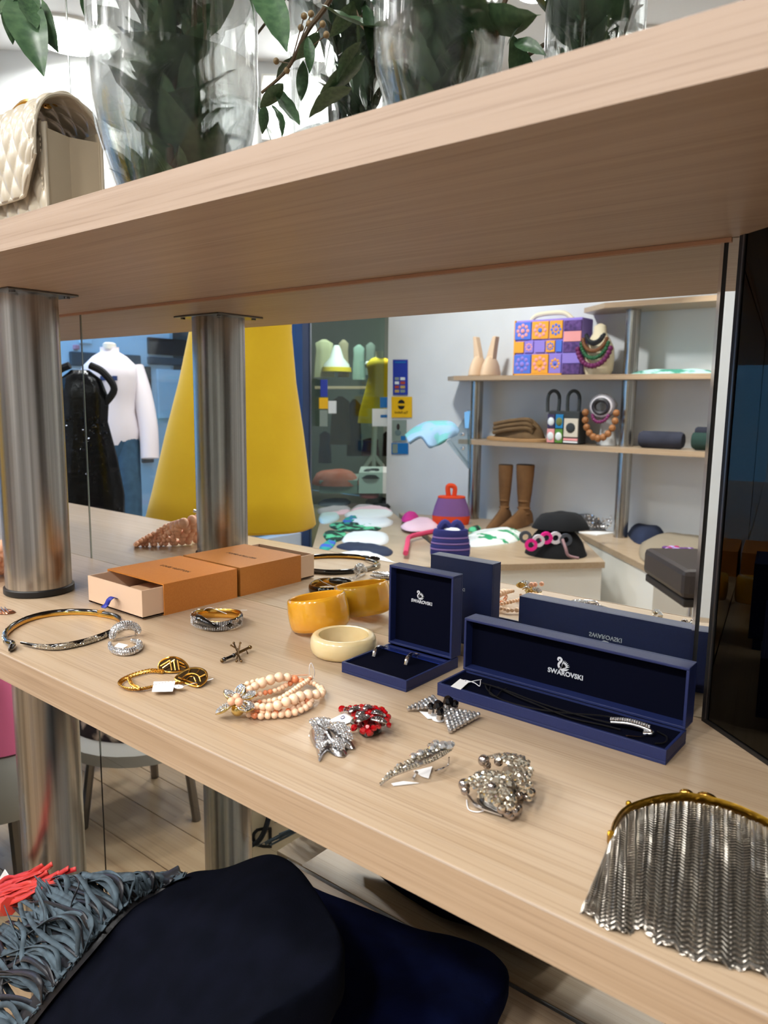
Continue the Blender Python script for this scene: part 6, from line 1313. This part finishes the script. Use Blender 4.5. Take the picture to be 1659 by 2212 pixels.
for u, v in ((787, 1010), (828, 1008), (808, 1016)): MB().tube([pd(807, 982, k), pd(u, v, k)], .022, 8).build('tripod_leg', FM_, sd_, flip=F, smooth=True)
k = 8.6
o = MB().slab([pd(680, 840, k), pd(850, 840, k), pd(850, 834, k), pd(680, 834, k)], Vector((fw.x, fw.y, 0)), .35).build('back_shelf', WOOD, flip=F); tag(o, 'oak shelf at the back of the side room', 'shelf')
o = MB().lathe([(.16, 0), (.15, .08), (.08, .16), (.05, .26), (.03, .3)], pd(727, 803, k+.15), 20).build('white_bust', FM_, flip=F, smooth=True); tag(o, 'white display bust on the back shelf of the side room', 'bust')
o = MB().lathe([(.17, 0), (.165, .05)], pd(727, 803, k+.15), 20, 1.02, 1.02).build('yellow_scarf', YB, flip=F, smooth=True); tag(o, 'yellow scarf wrapped around the white bust', 'scarf')
random.seed(4)
for i, (u, v0_, v1_, w_, col, lab) in enumerate(((700, 735, 815, 22, (170, 166, 130), 'pale yellow garment hanging highest in the side room'), (742, 735, 815, 12, (150, 136, 110), 'beige garment hanging over the white bust'), (775, 745, 820, 14, (138, 160, 146), 'sage garment hanging in the middle of the side room'), (800, 740, 810, 12, (120, 130, 120), 'grey green garment hanging behind the yellow dress'), (735, 855, 960, 22, (92, 84, 54), 'olive print dress hanging below the side room shelf'), (765, 860, 985, 16, (62, 62, 52), 'dark olive coat hanging below the side room shelf'), (702, 930, 1000, 14, (40, 44, 48), 'black skirt hanging beside the frame post'), (800, 945, 985, 20, (92, 40, 52), 'maroon garment hanging behind the white tripod'), (835, 930, 985, 10, (40, 34, 36), 'black trousers hanging beside the white wall'))):
    a = pd(u, v1_, k+.2+.05*i); s_ = (k+.2)/FPX; H = (v1_-v0_)*s_; mb = MB().lathe([(w_*s_, 0), (w_*s_*.95, H*.3), (w_*s_*.8, H*.7), (w_*s_*.85, H*.9), (w_*s_*.2, H)], a, 24, 1, .4, yaw, fn=lambda an, z: 1+.07*math.sin(an*6))
    o = mb.build('hanging_garment', mat('hang%d' % i, col, .9), flip=F, smooth=True, ang=1.4); tag(o, lab, 'garment', 'garments in the side room')
k = 6.6
for i, (u0_, v0_, u1_, v1_, m_, lab) in enumerate(((683, 1010, 768, 1036, mat('coral_cloth', (206, 100, 70), .9, c2=(222, 130, 110), scale=(9, 9, 9)), 'coral orange cloth pile in the side room'), (780, 1008, 822, 1021, FK, 'dark box-like cushion under the tripod'), (780, 1052, 815, 1060, mat('dusty_red', (170, 70, 76), .9), 'dusty red cloth on the low white cabinet'))):
    P = [pd(u0_, v1_, k), pd(u1_, v1_, k), pd(u1_, v1_, k+.5), pd(u0_, v1_, k+.5)]; z0 = min(p.z for p in P); H = (v1_-v0_)*k/FPX
    o = MB().mound([tuple(p.xy) for p in P], z0, H, 6, .02, 8, .5, 70+i).build('cloth_pile', m_, flip=F, smooth=True, ang=1.4); tag(o, lab, 'cloth')
a, b = pd(775, 1066, k), pd(850, 1066, k); o = MB().slab([a, b, pd(850, 1021, k), pd(775, 1021, k)], Vector((fw.x, fw.y, 0)), .6).build('white_cabinet', WHITEL, flip=F); tag(o, 'low white cabinet in the side room behind the door glass', 'cabinet')
a = pd(690, 1066, k); o = MB().slab([a, pd(772, 1066, k), pd(772, 1038, k), pd(690, 1038, k)], Vector((fw.x, fw.y, 0)), .6).build('grey_cabinet', mat('grey_lam', (150, 160, 150), .6), flip=F); tag(o, 'low grey cabinet under the coral cloth in the side room', 'cabinet')
# ------------------------------------------------------------------ things on the shop floor seen under the shelf
c = pd(575, 1830, 1.75); pbg = vthing('paper_bag', 'cream paper carrier bag with a black monogram and ribbon', 'paper bag', (c.x, c.y, ZF)); f_ = Vector((fw.x, fw.y, 0)).normalized(); zt2 = pd(590, 1735, 1.75).z
PB = mat('cream_paper', (206, 190, 160), .7); hw = .085; MB().slab([Vector((c.x, c.y, ZF+.002))-r_*hw, Vector((c.x, c.y, ZF+.002))+r_*hw, Vector((c.x, c.y, zt2))+r_*hw, Vector((c.x, c.y, zt2))-r_*hw], f_, .08).build('bag_body', PB, pbg, flip=F)
q = pd(566, 1812, 1.745); text('D', .075, Vector((q.x, -q.y, q.z)), Vector((-r_.x, r_.y, 0)), (0, 0, 1), MATS['ink_black'], pbg, 'monogram', .001)
MB().tube(spl([pd(585, 1745, 1.74), pd(575, 1785, 1.73), pd(560, 1815, 1.735), pd(540, 1828, 1.74)], 5), .006, 6).build('black_ribbon', FK, pbg, flip=F)
c = pd(-22, 1610, 2.15); pf = vthing('grey_pouf', 'grey upholstered bench at the far left below the shelf', 'bench', (c.x, c.y, ZF)); MB().lathe([(.15, ZF+.20), (.165, ZF+.24), (.17, ZF+.34), (.15, ZF+.385), (.03, ZF+.39)], (c.x, c.y, 0), 32, 1.3, 1).build('seat', mat('grey_uph', (150, 148, 142), .8), pf, flip=F, smooth=True)
for an in (0, 2.1, 4.2): MB().tube([Vector((c.x+.14*math.cos(an), c.y+.12*math.sin(an), ZF)), Vector((c.x+.12*math.cos(an), c.y+.10*math.sin(an), ZF+.21))], .018, 8).build('leg', STEELD, pf, flip=F, smooth=True)
o = MB().mound(ell((c.x, c.y), .20, .155, 12), ZF+.392, .20, 8, .04, 6, .3, 81).build('pink_blanket', mat('pink_fleece', (222, 110, 150), .95), flip=F, smooth=True, ang=1.5); tag(o, 'bright pink fleece heaped on the grey bench', 'blanket')
c = pd(310, 1612, 2.45); o = MB().mound(ell((c.x, c.y), .22, .16, 12, yaw), ZF+.30, .12, 6, .03, 7, .4, 82).build('dark_cloth', mat('dark_mix', (40, 34, 36), .9, c2=(190, 176, 156), scale=(8, 8, 8), lo=.55, hi=.62), flip=F, smooth=True, ang=1.5); tag(o, 'black and beige printed cloth on a low stool under the shelf', 'cloth')
st_ = vthing('low_stool', 'low grey stool under the printed cloth', 'stool', (c.x, c.y, ZF)); MB().lathe([(.24, ZF+.26), (.24, ZF+.295), (.22, ZF+.299)], (c.x, c.y, 0), 28).build('seat', mat('grey_uph', (150, 148, 142), .8), st_, flip=F, smooth=True)
for an in (.3, 2.4, 4.5): MB().tube([Vector((c.x+.2*math.cos(an), c.y+.2*math.sin(an), ZF)), Vector((c.x+.16*math.cos(an), c.y+.16*math.sin(an), ZF+.27))], .014, 8).build('leg', STEELD, st_, flip=F, smooth=True)
c = pd(150, 1575, 2.85); o = MB().mound(ell((c.x, c.y), .2, .16, 12, yaw), ZF+.36, .08, 6, .02, 9, .5, 83, .02).build('coral_cloth', mat('coral_stripe', (206, 104, 88), .9, c2=(170, 70, 62), scale=(3, 30, 30)), flip=F, smooth=True, ang=1.5); tag(o, 'coral striped cloth folded on a white stool beyond the lower post', 'cloth')
st_ = vthing('low_stool', 'low white stool under the coral striped cloth', 'stool', (c.x, c.y, ZF)); MB().lathe([(.23, ZF+.30), (.23, ZF+.355), (.2, ZF+.359)], (c.x, c.y, 0), 28).build('seat', WHITEL, st_, flip=F, smooth=True)
for an in (.3, 2.4, 4.5): MB().tube([Vector((c.x+.2*math.cos(an), c.y+.2*math.sin(an), ZF)), Vector((c.x+.16*math.cos(an), c.y+.16*math.sin(an), ZF+.31))], .014, 8).build('leg', STEELD, st_, flip=F, smooth=True)
